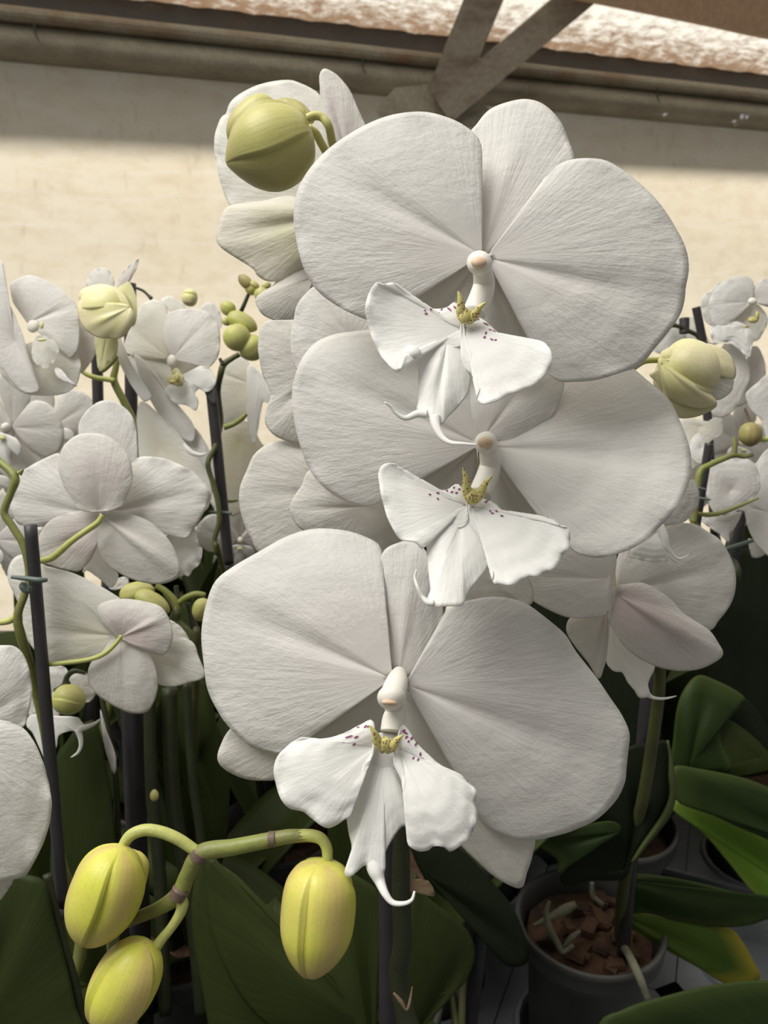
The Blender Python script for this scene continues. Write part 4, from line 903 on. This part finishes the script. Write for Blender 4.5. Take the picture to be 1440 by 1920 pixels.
def leaves(parent, g, n, a0=0., s=1., up=False, sel=None):
    for k in range(n):
        me = LM[sel if sel is not None else (3 if up and k % 2 else rnd.randrange(3))]
        o = bpy.data.objects.new('leaf', me); SC.collection.objects.link(o)
        Mx = Matrix.Translation(g - Vector((0, 0, .004))) @ Matrix.Rotation(a0 + 2 * PI * k / n + rnd.uniform(-.25, .25), 4, 'Z') @ Matrix.Rotation(-rnd.uniform(.1, .5) - (.6 if me is LM[3] else 0), 4, 'Y') @ Matrix.Scale(s * rnd.uniform(.85, 1.1), 4)
        o.parent = parent; o.matrix_parent_inverse = WORLDOF[parent.name].inverted(); o.matrix_basis = Mx; solid(o, .0018)
def spike(parent, g, pts, D, m='stem', name='flower_spike'):
    s = tpx(pts, D); s.append((g + Vector((.004, 0, .03)), s[-1][1])); s.append((g, s[-1][1])); return frompy(name, *tube_data(s, 10)[:2], m, parent)

# two tall leaves filling the dark right-hand gaps
leaf(p2, (1120, 1520), '960,1110 1010,1118 1080,1140 1130,1180 1180,1240 1230,1330 1240,1420 1200,1520 1060,1540 1000,1400', .60, 'leafshade', mid=(980, 1120), bulge=4)
# orchid behind the left: half-open yellow bud and two blooms
p6, g6 = plant('yellow', 'orchid further back at the left, half-open yellow-green bud before a dark stake', *under(250, 1120, .56))
stake(p6, P(243, 531, .53), P(247, 800, .545), .0044); stake(p6, P(247, 800, .545), g6, .0044); stake(p6, P(181, 640, .55), P(184, 760, .56), .0040, 'second_stake')
hb = empty('half_open_bud', P(200, 585, .46), p6)
bud(hb, 245, 580, 148, 585, 92, .463, 'budcream', name='bud_core', seams=(-.2, 1.8, -2), gd=.1)
petal(hb, (243, 575), '148,557 152,545 167,537 190,533 207,536 222,545 235,557 240,572 215,568 180,562 155,563', .455, 'sepal', 'budcream', bulge=3, edge=1, ruf=.1, mid=(150, 555), groove=-.6)
petal(hb, (243, 576), '238,572 215,567 180,561 155,562 146,577 147,592 153,608 165,622 185,633 205,634 225,634 240,622 252,600 251,585', .452, 'sepal', 'budcream', bulge=5, edge=1, ruf=.1, mid=(160, 615), groove=-.7)
petal(hb, (235, 560), '222,545 232,533 243,530 254,552 257,580 255,603 247,612 243,590', .466, 'sepal', 'yellowbud', bulge=1, edge=0, ruf=.1)
petal(p6, (200, 560), '163,535 168,518 178,505 190,502 202,505 211,518 214,535 200,560', .48, 'petal', 'petal', bulge=1)
petal(p6, (225, 550), '218,540 226,518 240,500 254,489 260,486 257,500 250,515 238,535 228,545', .48, 'petal', 'pinkback', bulge=1)
petal(p6, (200, 630), '180,632 217,630 220,660 212,672 203,682 190,697 184,690 180,660', .48, 'sepal', 'yellowbud', bulge=1.5, mid=(190, 695), groove=.5)
spike(p6, g6, '225,655,5 217,690,6 214,715,7 232,752,7 250,790,7 255,815,6 260,900,7,20 262,1100,8,40', .515)
tube(p6, '214,714,5 200,711,5 183,709,5 165,703,4.5 155,697,4', .512, 'pedicel', 'stempale')
tube(p6, '220,668,3 210,680,4 196,693,4 188,697,3', .478, 'pedicel', 'stem'); tube(p6, '256,540,2.5 268,545,2.5 276,552,2.5 284,560,4', .52, 'pedicel', 'stemdark')
f13 = flower(p6, 60, 610, .47); f13['label'] = 'creamy bloom at the left, seen from its side'
petal(f13, (52, 606), '30,575 20,545 22,530 50,517 70,519 87,527 105,535 120,547 143,572 150,613 147,653 138,668 127,668 110,650 80,625', .472, mid=(140, 570), bulge=3, edge=0, groove=.8, ruf=.4, m='petal')
petal(f13, (30, 640), '0,488 8,525 14,560 28,592 43,628 53,667 67,707 72,735 40,733 10,697 -20,660 -40,560', .462, bulge=3, edge=0, m='petal', mid=(0, 500))
petal(f13, (80, 690), '0,645 30,650 68,640 100,640 130,652 150,675 150,700 143,722 120,738 80,742 40,735 10,710 -10,680', .475, bulge=3, edge=0, m='cream')
petal(f13, (140, 660), '148,605 165,617 182,640 177,667 160,693 150,700 140,690', .485, 'sepal', 'pinkback', bulge=1)
joinm('lip', [fandata((75, 640), '65,635 85,630 110,650 100,680 80,690 60,670', .462, bulge=1), blob(62, 612, 12, 12, 4, .462)], 'cream', f13)
joinm('callus', [blob(78, 610, 4, 7, 1.5, .455), blob(78, 637, 9, 3, 1.5, .455)], 'yellowbud', f13)
petal(f13, (105, 692), '104,690 118,696 130,712 145,724 138,722 115,712 105,702', .452, 'lip', 'lip', bulge=.5, n=40, rings=8)
f14 = flower(p6, 325, 672, .50); f14['label'] = 'open bloom with a yellow throat, facing forward behind the stakes'
petal(f14, (322, 672), '312,650 306,630 308,605 313,590 325,583 340,580 358,579 373,580 390,586 402,598 411,615 413,640 410,665 400,682 387,690 360,682 340,672', .498, mid=(395, 595), bulge=2.5, edge=1, groove=.4)
petal(f14, (318, 672), '317,655 306,625 308,600 313,575 300,565 283,563 268,570 258,585 250,605 238,630 233,655 245,665 270,672 300,670', .504, mid=(250, 620), bulge=2, edge=1, groove=.4, m='cream')
petal(f14, (318, 680), '300,668 270,668 240,668 240,690 262,715 285,730 310,740 330,740 300,715 292,690', .507, 'sepal', 'cream', bulge=2)
petal(f14, (325, 690), '293,668 300,664 330,662 355,672 371,687 360,712 340,722 310,722 296,705', .512, 'sepal', 'cream', bulge=1)
petal(f14, (340, 705), '372,688 386,688 397,695 405,715 398,730 385,735 377,728 365,737 372,752 367,770 350,760 330,757 318,747 308,733 320,725 350,722 362,708', .497, 'lip', 'lip', bulge=2, edge=-1, ruf=.6)
petal(f14, (325, 700), '330,690 340,700 345,712 340,724 325,722 313,715 318,705', .49, 'lip', 'yellowbud', bulge=1, n=40, rings=8)
joinm('column', [blob(322, 677, 9, 12, 3, .492)], 'column', f14); joinm('callus', [blob(332, 708, 5, 9, 2, .486), blob(323, 716, 6, 4, 2, .486)], 'callus', f14)
petal(f14, (225, 650), '213,604 218,612 226,632 236,658 248,686 263,710 275,728 284,744 276,752 267,750 250,728 236,704 224,680 216,655 214,630', .488, 'petal', 'lip', bulge=1.5, edge=0)
petal(f14, (300, 720), '252,668 270,675 287,693 305,720 330,755 355,785 366,805 363,828 345,824 325,808 300,780 275,735', .50, 'petal', 'petal', bulge=2, mid=(360, 820), groove=.4)
petal(f14, (340, 600), '302,568 310,557 320,555 335,563 347,573 350,600', .52, 'sepal', 'cream', bulge=.5, n=40, rings=8)
bud(p6, 370, 560, 340, 556, 32, .56, 'budcream')
petal(p6, (400, 620), '378,578 385,568 398,568 412,585 416,610 400,620', .53, 'petal', 'petal', bulge=.5, n=40, rings=8)

# orchid with bud cluster behind the stake left of the main plant
p7, g7 = plant('cluster', 'orchid left of the main blooms, black stake topped by a cluster of small green buds', *under(440, 1120, .56))
stake(p7, P(395, 722, .50), P(429, 1056, .52), .0036); stake(p7, P(429, 1056, .52), g7, .0036)
petal(p7, (395, 735), '384,735 392,732 405,714 406,740 404,760 393,752', .497, 'stake_tip', 'stake', bulge=0, ruf=0, groove=0, n=30, rings=4)
tube(p7, '392,960,3 415,961,3.4 434,962,3', .505, 'stake_clip', 'clip', 8)
s7 = tpx('470,545,3 466,552,3.5 456,575,4 449,590,4,2', .50)
frompy('spike_tip', *tube_data(s7, 8)[:2], 'stemdark', p7)
spike(p7, g7, '449,664,5,0 435,672,5 420,683,6 414,700,6 409,735,5,12 414,790,5,14 404,835,5,4 390,868,5 399,905,5 408,940,5 411,978,5 402,1013,5 408,1040,5 420,1075,5,10', .500, 'stemmid')
tube(p7, '412,672,3 418,684,4', .498, 'spike_tip', 'stemdark'); tube(p7, '420,801,6 436,796,5 450,787,5 462,776,4', .498, 'pedicel', 'stem'); tube(p7, '418,938,3 432,940,3 446,938,2', .53, 'pedicel', 'stem')
for bx, by, tx, ty, w_, d, mm in ((440, 586, 414, 570, 27, .49, 'budsmall'), (428, 590, 482, 618, 34, .488, 'budsmall'), (432, 612, 458, 656, 52, .482, 'budsmall'), (492, 638, 452, 668, 48, .486, 'budsmall'), (472, 540, 448, 516, 22, .495, 'buddull'), (462, 548, 482, 532, 26, .497, 'budgreen'), (482, 540, 508, 570, 32, .492, 'budsmall'), (490, 540, 508, 532, 14, .49, 'budgreen'), (470, 528, 486, 540, 12, .489, 'budgreen'), (418, 598, 432, 608, 16, .50, 'budsmall'), (530, 525, 538, 548, 22, .36, 'budsmall')):
    bud(p7, bx, by, tx, ty, w_, d, mm, seams=(0, 2.1, -2.1), gd=.07, n=28, rows=14)
f16 = flower(p7, 470, 700, .54); f16['label'] = 'bloom turned sideways behind the bud cluster, its lip hanging in a point'
petal(f16, (470, 720), '408,697 426,676 448,666 466,680 470,720 462,782 440,792 420,797 410,770', .545, bulge=2, m='cream', mid=(415, 700))
petal(f16, (480, 700), '466,685 490,700 500,722 511,743 502,755 493,755 488,780 478,833 470,815 463,782 462,730', .535, 'lip', 'lip', bulge=1.5)
petal(f16, (450, 830), '405,820 420,800 463,790 490,830 505,850 470,890 450,960 420,960 404,900', .57, 'petal', 'greenback', bulge=1)
f17 = flower(p7, 330, 800, .50); f17['label'] = 'pale bloom directly behind the pink-flushed sepal'
petal(f17, (300, 840), '258,810 257,775 267,752 300,778 330,808 350,833 372,860 393,892 397,930 380,960 330,940 270,900', .50, bulge=2, m='cream')
petal(f17, (370, 820), '330,800 362,800 385,830 396,860 385,878 360,850 345,832', .505, 'petal', 'petal', bulge=1)
tube(f17, '345,832,2 352,842,5 362,850,5 378,853,3 388,848,.8', .49, 'lip_tendril', 'lip', 8)
# knotted buds between left and main plants, low
p8, g8 = plant('knot', 'orchid with tangled short stems and yellow buds low between left and main blooms', *under(330, 1240, .55))
spike(p8, g8, '310,1110,6,20 330,1140,7 333,1165,7 352,1185,8 366,1210,8 368,1230,7', .47, 'stemmid')
tube(p8, '293,1098,6 312,1110,6 328,1128,7 333,1150,7', .47, 'pedicel', 'stem'); tube(p8, '335,1130,5 350,1120,6 368,1114,6 385,1116,5', .47, 'pedicel', 'stem'); tube(p8, '352,1130,3 362,1170,6 372,1210,6', .475, 'pedicel', 'stemdark'); tube(p8, '330,1098,4 333,1125,6', .472, 'pedicel', 'stemdark')
for bx, by, tx, ty, w_, d, mm in ((225, 1118, 290, 1105, 42, .47, 'budsmall'), (255, 1112, 318, 1148, 38, .465, 'budsmall'), (384, 1122, 372, 1165, 36, .46, 'budsmall')):
    bud(p8, bx, by, tx, ty, w_, d, mm, seams=(0, 2.1, -2.1), gd=.07, n=28, rows=14)
petal(p8, (225, 1100), '205,1102 215,1088 235,1082 242,1095 232,1102 215,1106', .48, 'petal', 'petal', n=40, rings=8, bulge=.5)

# ------------------------------------------------------------------ right-hand background
p9, g9 = plant('right', 'orchid at the upper right, open blooms against the bright wall by a thin stake', *under(1370, 1080, .85))
stake(p9, P(1305, 576, .55), P(1318, 640, .555), .0030); stake(p9, P(1318, 640, .555), P(1340, 1000, .58), .0032); stake(p9, P(1340, 1000, .58), g9, .0035)
stake(p9, P(1283, 597, .55), P(1283, 625, .55), .0035, 'second_stake')
tube(p9, '1253,608,3 1276,613,4 1290,620,4 1309,631,4 1312,650,4', .548, 'pedicel', 'stemdark'); bud(p9, 1268, 606, 1252, 608, 16, .55, 'budgreen', n=24, rows=10)
f20 = flower(p9, 1412, 568, .53); f20['label'] = 'open bloom with yellow-marked throat at the right edge, highest there'
petal(f20, (1408, 566), '1325,605 1318,590 1314,570 1318,556 1333,544 1345,532 1355,527 1352,545 1352,600 1350,617', .536, 'sepal', 'petal', bulge=1)
petal(f20, (1406, 566), '1329,569 1334,553 1342,542 1352,532 1364,524 1378,518 1393,518 1405,521 1413,530 1414,548 1411,560 1400,580 1376,604 1351,617 1338,608 1331,590', .53, bulge=2.5, mid=(1335, 570), groove=.4)
petal(f20, (1414, 564), '1413,558 1413,545 1418,533 1428,525 1440,523 1465,528 1480,550 1470,575 1440,575 1420,568', .531, bulge=2)
petal(f20, (1405, 590), '1376,600 1400,575 1415,568 1430,580 1440,600 1430,625 1415,640 1380,625', .536, 'sepal', 'cream', bulge=1)
petal(f20, (1395, 615), '1333,612 1355,612 1380,603 1400,612 1412,630 1409,653 1404,671 1385,655 1364,642 1338,642', .529, 'lip', 'lip', bulge=1.5, ruf=.8)
joinm('column', [blob(1411, 565, 9, 7, 3, .522)], 'column', f20); joinm('callus', [blob(1412, 600, 10, 6, 2, .52), blob(1420, 592, 4, 9, 2, .52), blob(1400, 612, 5, 3, 2, .52)], 'callus', f20)
f21 = flower(p9, 1375, 700, .54); f21['label'] = 'bloom hanging right of the opening cream bud, edge-on'
petal(f21, (1370, 690), '1353,651 1366,645 1382,644 1392,655 1400,675 1406,698 1404,715 1398,729 1388,750 1376,769 1355,782 1335,775 1330,720', .54, bulge=2)
petal(f21, (1400, 700), '1404,660 1420,650 1434,680 1434,710 1420,725 1400,745 1395,720', .55, 'sepal', 'pinkback', bulge=1)
f22 = flower(p9, 1450, 760, .52); f22['label'] = 'white petal edge of a bloom cut by the right frame edge'
petal(f22, (1460, 760), '1398,742 1405,730 1420,718 1440,702 1480,700 1500,760 1480,840 1445,842 1428,790 1408,768', .52, bulge=2)
f23 = flower(p9, 1255, 640, .56); f23['label'] = 'small white bloom peeking out above the opening cream bud'
petal(f23, (1265, 650), '1218,650 1226,640 1240,624 1256,609 1271,616 1288,634 1276,648 1244,665', .56, bulge=1)
petal(f23, (1310, 640), '1262,610 1270,598 1290,594 1310,598 1318,612 1330,640 1345,645 1300,655 1288,634', .57, bulge=1, m='cream')
petal(f23, (1310, 800), '1276,790 1300,785 1330,790 1350,780 1355,810 1330,830 1320,850 1300,880 1290,850 1285,820', .56, bulge=1, m='cream')
petal(f23, (1315, 840), '1289,845 1300,820 1312,815 1326,850 1316,870 1298,862', .55, 'petal', 'lip', bulge=1, n=50)
p10, g10 = plant('rightlow', 'orchid right of the middle bloom, thick dark stake and one olive bud', *under(1330, 1180, .78))
stake(p10, P(1330, 831, .47), P(1305, 985, .48), .0027); stake(p10, P(1305, 985, .48), g10, .0030)
tube(p10, '1300,980,6 1306,920,7 1313,884,6 1330,872,5.5 1352,862,5.5 1376,853,5.5 1395,856,4.5 1411,852,4', .462, 'flower_spike', 'stem')
tube(p10, '1376,853,5 1378,835,5 1377,820,3', .462, 'spike_tip', 'stem'); tube(p10, '1440,823,5 1428,824,4.5 1412,820,4', .462, 'pedicel', 'stempale')
bud(p10, 1408, 792, 1406, 838, 42, .46, 'buddull', seams=(0, 2.1, -2.1), gd=.07, n=32, rows=18); tube(p10, '1404,795,5 1402,780,3 1396,765,2', .462, 'pedicel', 'node')
joinm('stake_clip', [tube_data(tpx('1308,915,3 1325,918,2', .458), 8), tube_data(tpx('1310,934,3 1332,937,2', .458), 8)], 'clip', p10)
spike(p10, g10, '1300,980,6,4 1320,1010,6,15 1330,1080,6,30', .462)
tube(p10, '1304,963,4 1325,965,4.5 1350,962,4.5 1378,952,3.5 1422,934,2', .468, 'pedicel', 'stem')
f24 = flower(p10, 1370, 920, .50); f24['label'] = 'soft white bloom between the two right-hand stakes'
petal(f24, (1370, 920), '1322,890 1330,865 1350,862 1380,860 1405,862 1420,880 1425,915 1410,935 1390,950 1370,965 1340,962 1325,930', .50, bulge=2)
petal(f24, (1365, 980), '1312,972 1340,968 1370,966 1390,960 1380,985 1368,1000 1366,1016 1350,1003 1325,985', .51, 'lip', 'petal', bulge=1, ruf=.8)
p11, g11 = plant('rightedge', 'orchid at the far right edge with petals cut by the frame and short clipped stake', *under(1400, 1130, .84))
stake(p11, P(1392, 958, .53), P(1372, 1060, .54), .0035); stake(p11, P(1372, 1060, .54), g11, .004); tube(p11, '1360,1030,4 1385,1022,4.5 1412,1013,3.5', .525, 'stake_clip', 'clip', 8)
spike(p11, g11, '1392,990,6 1375,1005,8 1365,1040,8 1362,1120,8', .54, 'stemdark')
petal(p11, (1440, 960), '1395,930 1405,890 1420,865 1445,840 1500,850 1500,1000 1470,1060 1440,1042 1415,1015 1400,980', .52, 'petal', 'petal', bulge=2, mid=(1400, 950))
petal(p11, (1430, 1020), '1403,1010 1420,1020 1440,1030 1430,1042 1415,1046 1408,1040', .53, 'petal', 'petal', bulge=1, n=40, rings=8)

leaf(p10, (1400, 1430), '1322,1120 1345,1060 1375,1030 1410,1028 1450,1045 1480,1150 1480,1400 1440,1450 1350,1440 1330,1300', .60, 'leafshade', mid=(1390, 1035), bulge=5)
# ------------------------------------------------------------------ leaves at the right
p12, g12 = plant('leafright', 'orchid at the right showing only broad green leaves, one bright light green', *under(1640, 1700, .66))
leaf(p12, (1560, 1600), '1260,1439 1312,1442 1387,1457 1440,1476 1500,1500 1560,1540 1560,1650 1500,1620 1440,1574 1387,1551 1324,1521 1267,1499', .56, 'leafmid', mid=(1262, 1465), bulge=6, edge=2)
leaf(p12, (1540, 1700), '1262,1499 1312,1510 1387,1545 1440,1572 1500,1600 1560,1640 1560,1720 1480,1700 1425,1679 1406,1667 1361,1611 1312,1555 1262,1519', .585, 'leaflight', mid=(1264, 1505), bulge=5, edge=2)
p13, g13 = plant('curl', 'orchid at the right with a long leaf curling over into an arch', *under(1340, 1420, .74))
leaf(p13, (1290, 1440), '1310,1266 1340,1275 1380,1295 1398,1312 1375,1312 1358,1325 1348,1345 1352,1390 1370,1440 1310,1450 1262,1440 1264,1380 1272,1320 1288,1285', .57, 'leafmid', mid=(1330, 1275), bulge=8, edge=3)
leaf(p13, (1420, 1400), '1350,1340 1365,1318 1385,1306 1405,1315 1425,1340 1440,1370 1450,1420 1410,1440 1380,1400', .585, 'leafshade', bulge=3, edge=4)  # shaded hollow under the arching leaf, drawn as a near-black sheet
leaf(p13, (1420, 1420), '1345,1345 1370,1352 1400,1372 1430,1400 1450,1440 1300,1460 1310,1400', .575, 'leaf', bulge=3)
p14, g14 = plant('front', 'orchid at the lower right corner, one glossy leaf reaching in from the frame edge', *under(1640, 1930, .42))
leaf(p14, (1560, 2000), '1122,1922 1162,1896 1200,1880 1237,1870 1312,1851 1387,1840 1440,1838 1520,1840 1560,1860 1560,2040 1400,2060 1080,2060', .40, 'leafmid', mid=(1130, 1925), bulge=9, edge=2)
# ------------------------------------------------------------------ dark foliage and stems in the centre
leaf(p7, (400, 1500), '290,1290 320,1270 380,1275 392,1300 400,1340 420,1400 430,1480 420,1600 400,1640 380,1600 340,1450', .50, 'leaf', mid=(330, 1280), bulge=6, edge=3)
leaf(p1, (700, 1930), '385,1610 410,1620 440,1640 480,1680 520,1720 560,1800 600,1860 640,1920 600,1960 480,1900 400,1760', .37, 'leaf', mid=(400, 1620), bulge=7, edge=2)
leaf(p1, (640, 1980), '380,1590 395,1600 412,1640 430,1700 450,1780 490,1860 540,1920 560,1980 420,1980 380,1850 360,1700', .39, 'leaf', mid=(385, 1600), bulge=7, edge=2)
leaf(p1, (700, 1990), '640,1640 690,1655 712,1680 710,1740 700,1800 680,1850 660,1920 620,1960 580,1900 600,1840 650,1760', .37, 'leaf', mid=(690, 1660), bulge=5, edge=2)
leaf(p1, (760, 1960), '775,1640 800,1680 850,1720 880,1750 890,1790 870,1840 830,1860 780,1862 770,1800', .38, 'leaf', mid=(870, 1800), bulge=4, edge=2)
leaf(p1, (800, 1640), '770,1560 860,1590 920,1650 960,1700 985,1760 990,1800 960,1812 930,1790 880,1720 800,1650', .44, 'leafshade', mid=(980, 1790), bulge=4, edge=2)
p15, g15 = plant('centre', 'orchid behind the lowest bloom, a tilted dark stake and leaves in deep shade', *under(820, 1500, .66))
stake(p15, P(925, 1560, .47), P(880, 1930, .52), .0050); stake(p15, P(880, 1930, .52), g15, .0050)
spike(p15, g15, '880,1760,6 868,1850,7 858,1940,7', .485, 'stemmid')
p16, g16 = plant('stems', 'upright dark green stems in the shaded gap left of the lowest bloom', *under(320, 1760, .52))
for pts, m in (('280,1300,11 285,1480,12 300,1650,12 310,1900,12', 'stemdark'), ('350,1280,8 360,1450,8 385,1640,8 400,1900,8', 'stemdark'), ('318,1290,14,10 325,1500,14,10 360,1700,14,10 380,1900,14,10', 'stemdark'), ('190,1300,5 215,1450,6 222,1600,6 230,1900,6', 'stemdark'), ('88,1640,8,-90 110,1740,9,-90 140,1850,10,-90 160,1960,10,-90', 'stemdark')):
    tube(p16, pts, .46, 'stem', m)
stake(p16, P(245, 1280, .47), P(270, 1930, .50), .0065)
bud(p16, 290, 1502, 289, 1480, 16, .445, 'budgreen', n=20, rows=8); leaves(p16, g16, 5, .2, 1.1, True)
# lip tip of a hidden bloom, grey in shade
petal(p16, (205, 1400), '188,1330 200,1370 215,1410 218,1440 213,1452 205,1430 195,1395', .45, 'petal', 'petal', bulge=.5, n=40, rings=6)

for g, p, n, a in ((g3, p3, 5, 0), (g4, p4, 4, 1), (g5, p5, 4, .6), (g6, p6, 6, .3), (g7, p7, 6, .1), (g8, p8, 6, .5), (g9, p9, 6, .2), (g10, p10, 6, 0), (g11, p11, 6, .4)):
    leaves(p, g, n, a, 1.0 if p not in (p1, p3, p4, p5, p14) else .7, p not in (p1, p3, p4, p5, p14, p12))
# ------------------------------------------------------------------ rows further back
back = [(60, 1150, .74, 'behind the left stake'), (-40, 1120, .86, 'far left in the back row'), (200, 1090, .86, 'back row, left of the black stake'), (330, 1060, .98, 'back row, nearest the wall left of centre'), (480, 1080, .84, 'back row, just left of the main blooms'),
        (620, 1090, .80, 'back row, hidden behind the middle bloom'), (780, 1080, .92, 'back row, hidden behind the main spike'), (960, 1100, .78, 'back row, hidden behind the right petals'), (1120, 1090, .88, 'back row, behind the right-hand bloom'), (1290, 1100, .76, 'back row, right of the right-hand bloom'),
        (1400, 1090, .86, 'back row at the right, dark upright leaves'), (1500, 1100, .74, 'back row beyond the right frame edge'), (1220, 1150, .80, 'behind the stem of the pink-sepalled bloom'), (1000, 1200, .64, 'hidden behind the lowest bloom'), (560, 1250, .62, 'behind the lowest bloom, left'), (1460, 1200, .80, 'at the right, in the dark between stakes')]
for i, (x, y, d, where) in enumerate(back):
    t, g = plant('b%d' % i, 'leafy potted orchid ' + where, *under(x, y, d))
    leaves(t, g, 7, rnd.uniform(0, 2), 1.05, True)
    h = g + Vector((rnd.uniform(-.01, .01), 0, rnd.uniform(.17, .23)))
    stake(t, h, g + Vector((.008, 0, 0)), .0035); frompy('flower_spike', *tube_data([(h + Vector((.01, -.01, -.04)), .0022), (g.lerp(h, .5) + Vector((-.006, 0, 0)), .003), (g, .004)], 8)[:2], 'stemdark', t)
for key, x, y, D, yaw, pt, rl, s in (('b0', 20, 800, .60, -.3, .1, .2, 1.0), ('b0', 95, 800, .66, .5, -.1, -.3, .9), ('b1', -10, 880, .62, .2, .1, 0, .8), ('b2', 300, 960, .62, 2.6, .1, .2, .9), ('b2', 75, 990, .60, .4, .2, .1, .9), ('b4', 455, 900, .68, 2.8, 0, 1.2, .9), ('b4', 450, 1010, .66, .2, .2, .1, .8), ('b10', 1385, 830, .70, .3, 0, .3, .9), ('b9', 1300, 920, .72, .6, 0, .2, .8), ('b11', 1440, 930, .62, -.5, 0, .2, .9), ('b10', 1350, 720, .66, .1, 0, .4, .7), ('b1', -10, 1010, .56, -.2, 0, .2, .8)):
    gflower(GP[key], x, y, D, yaw, pt, rl, s)
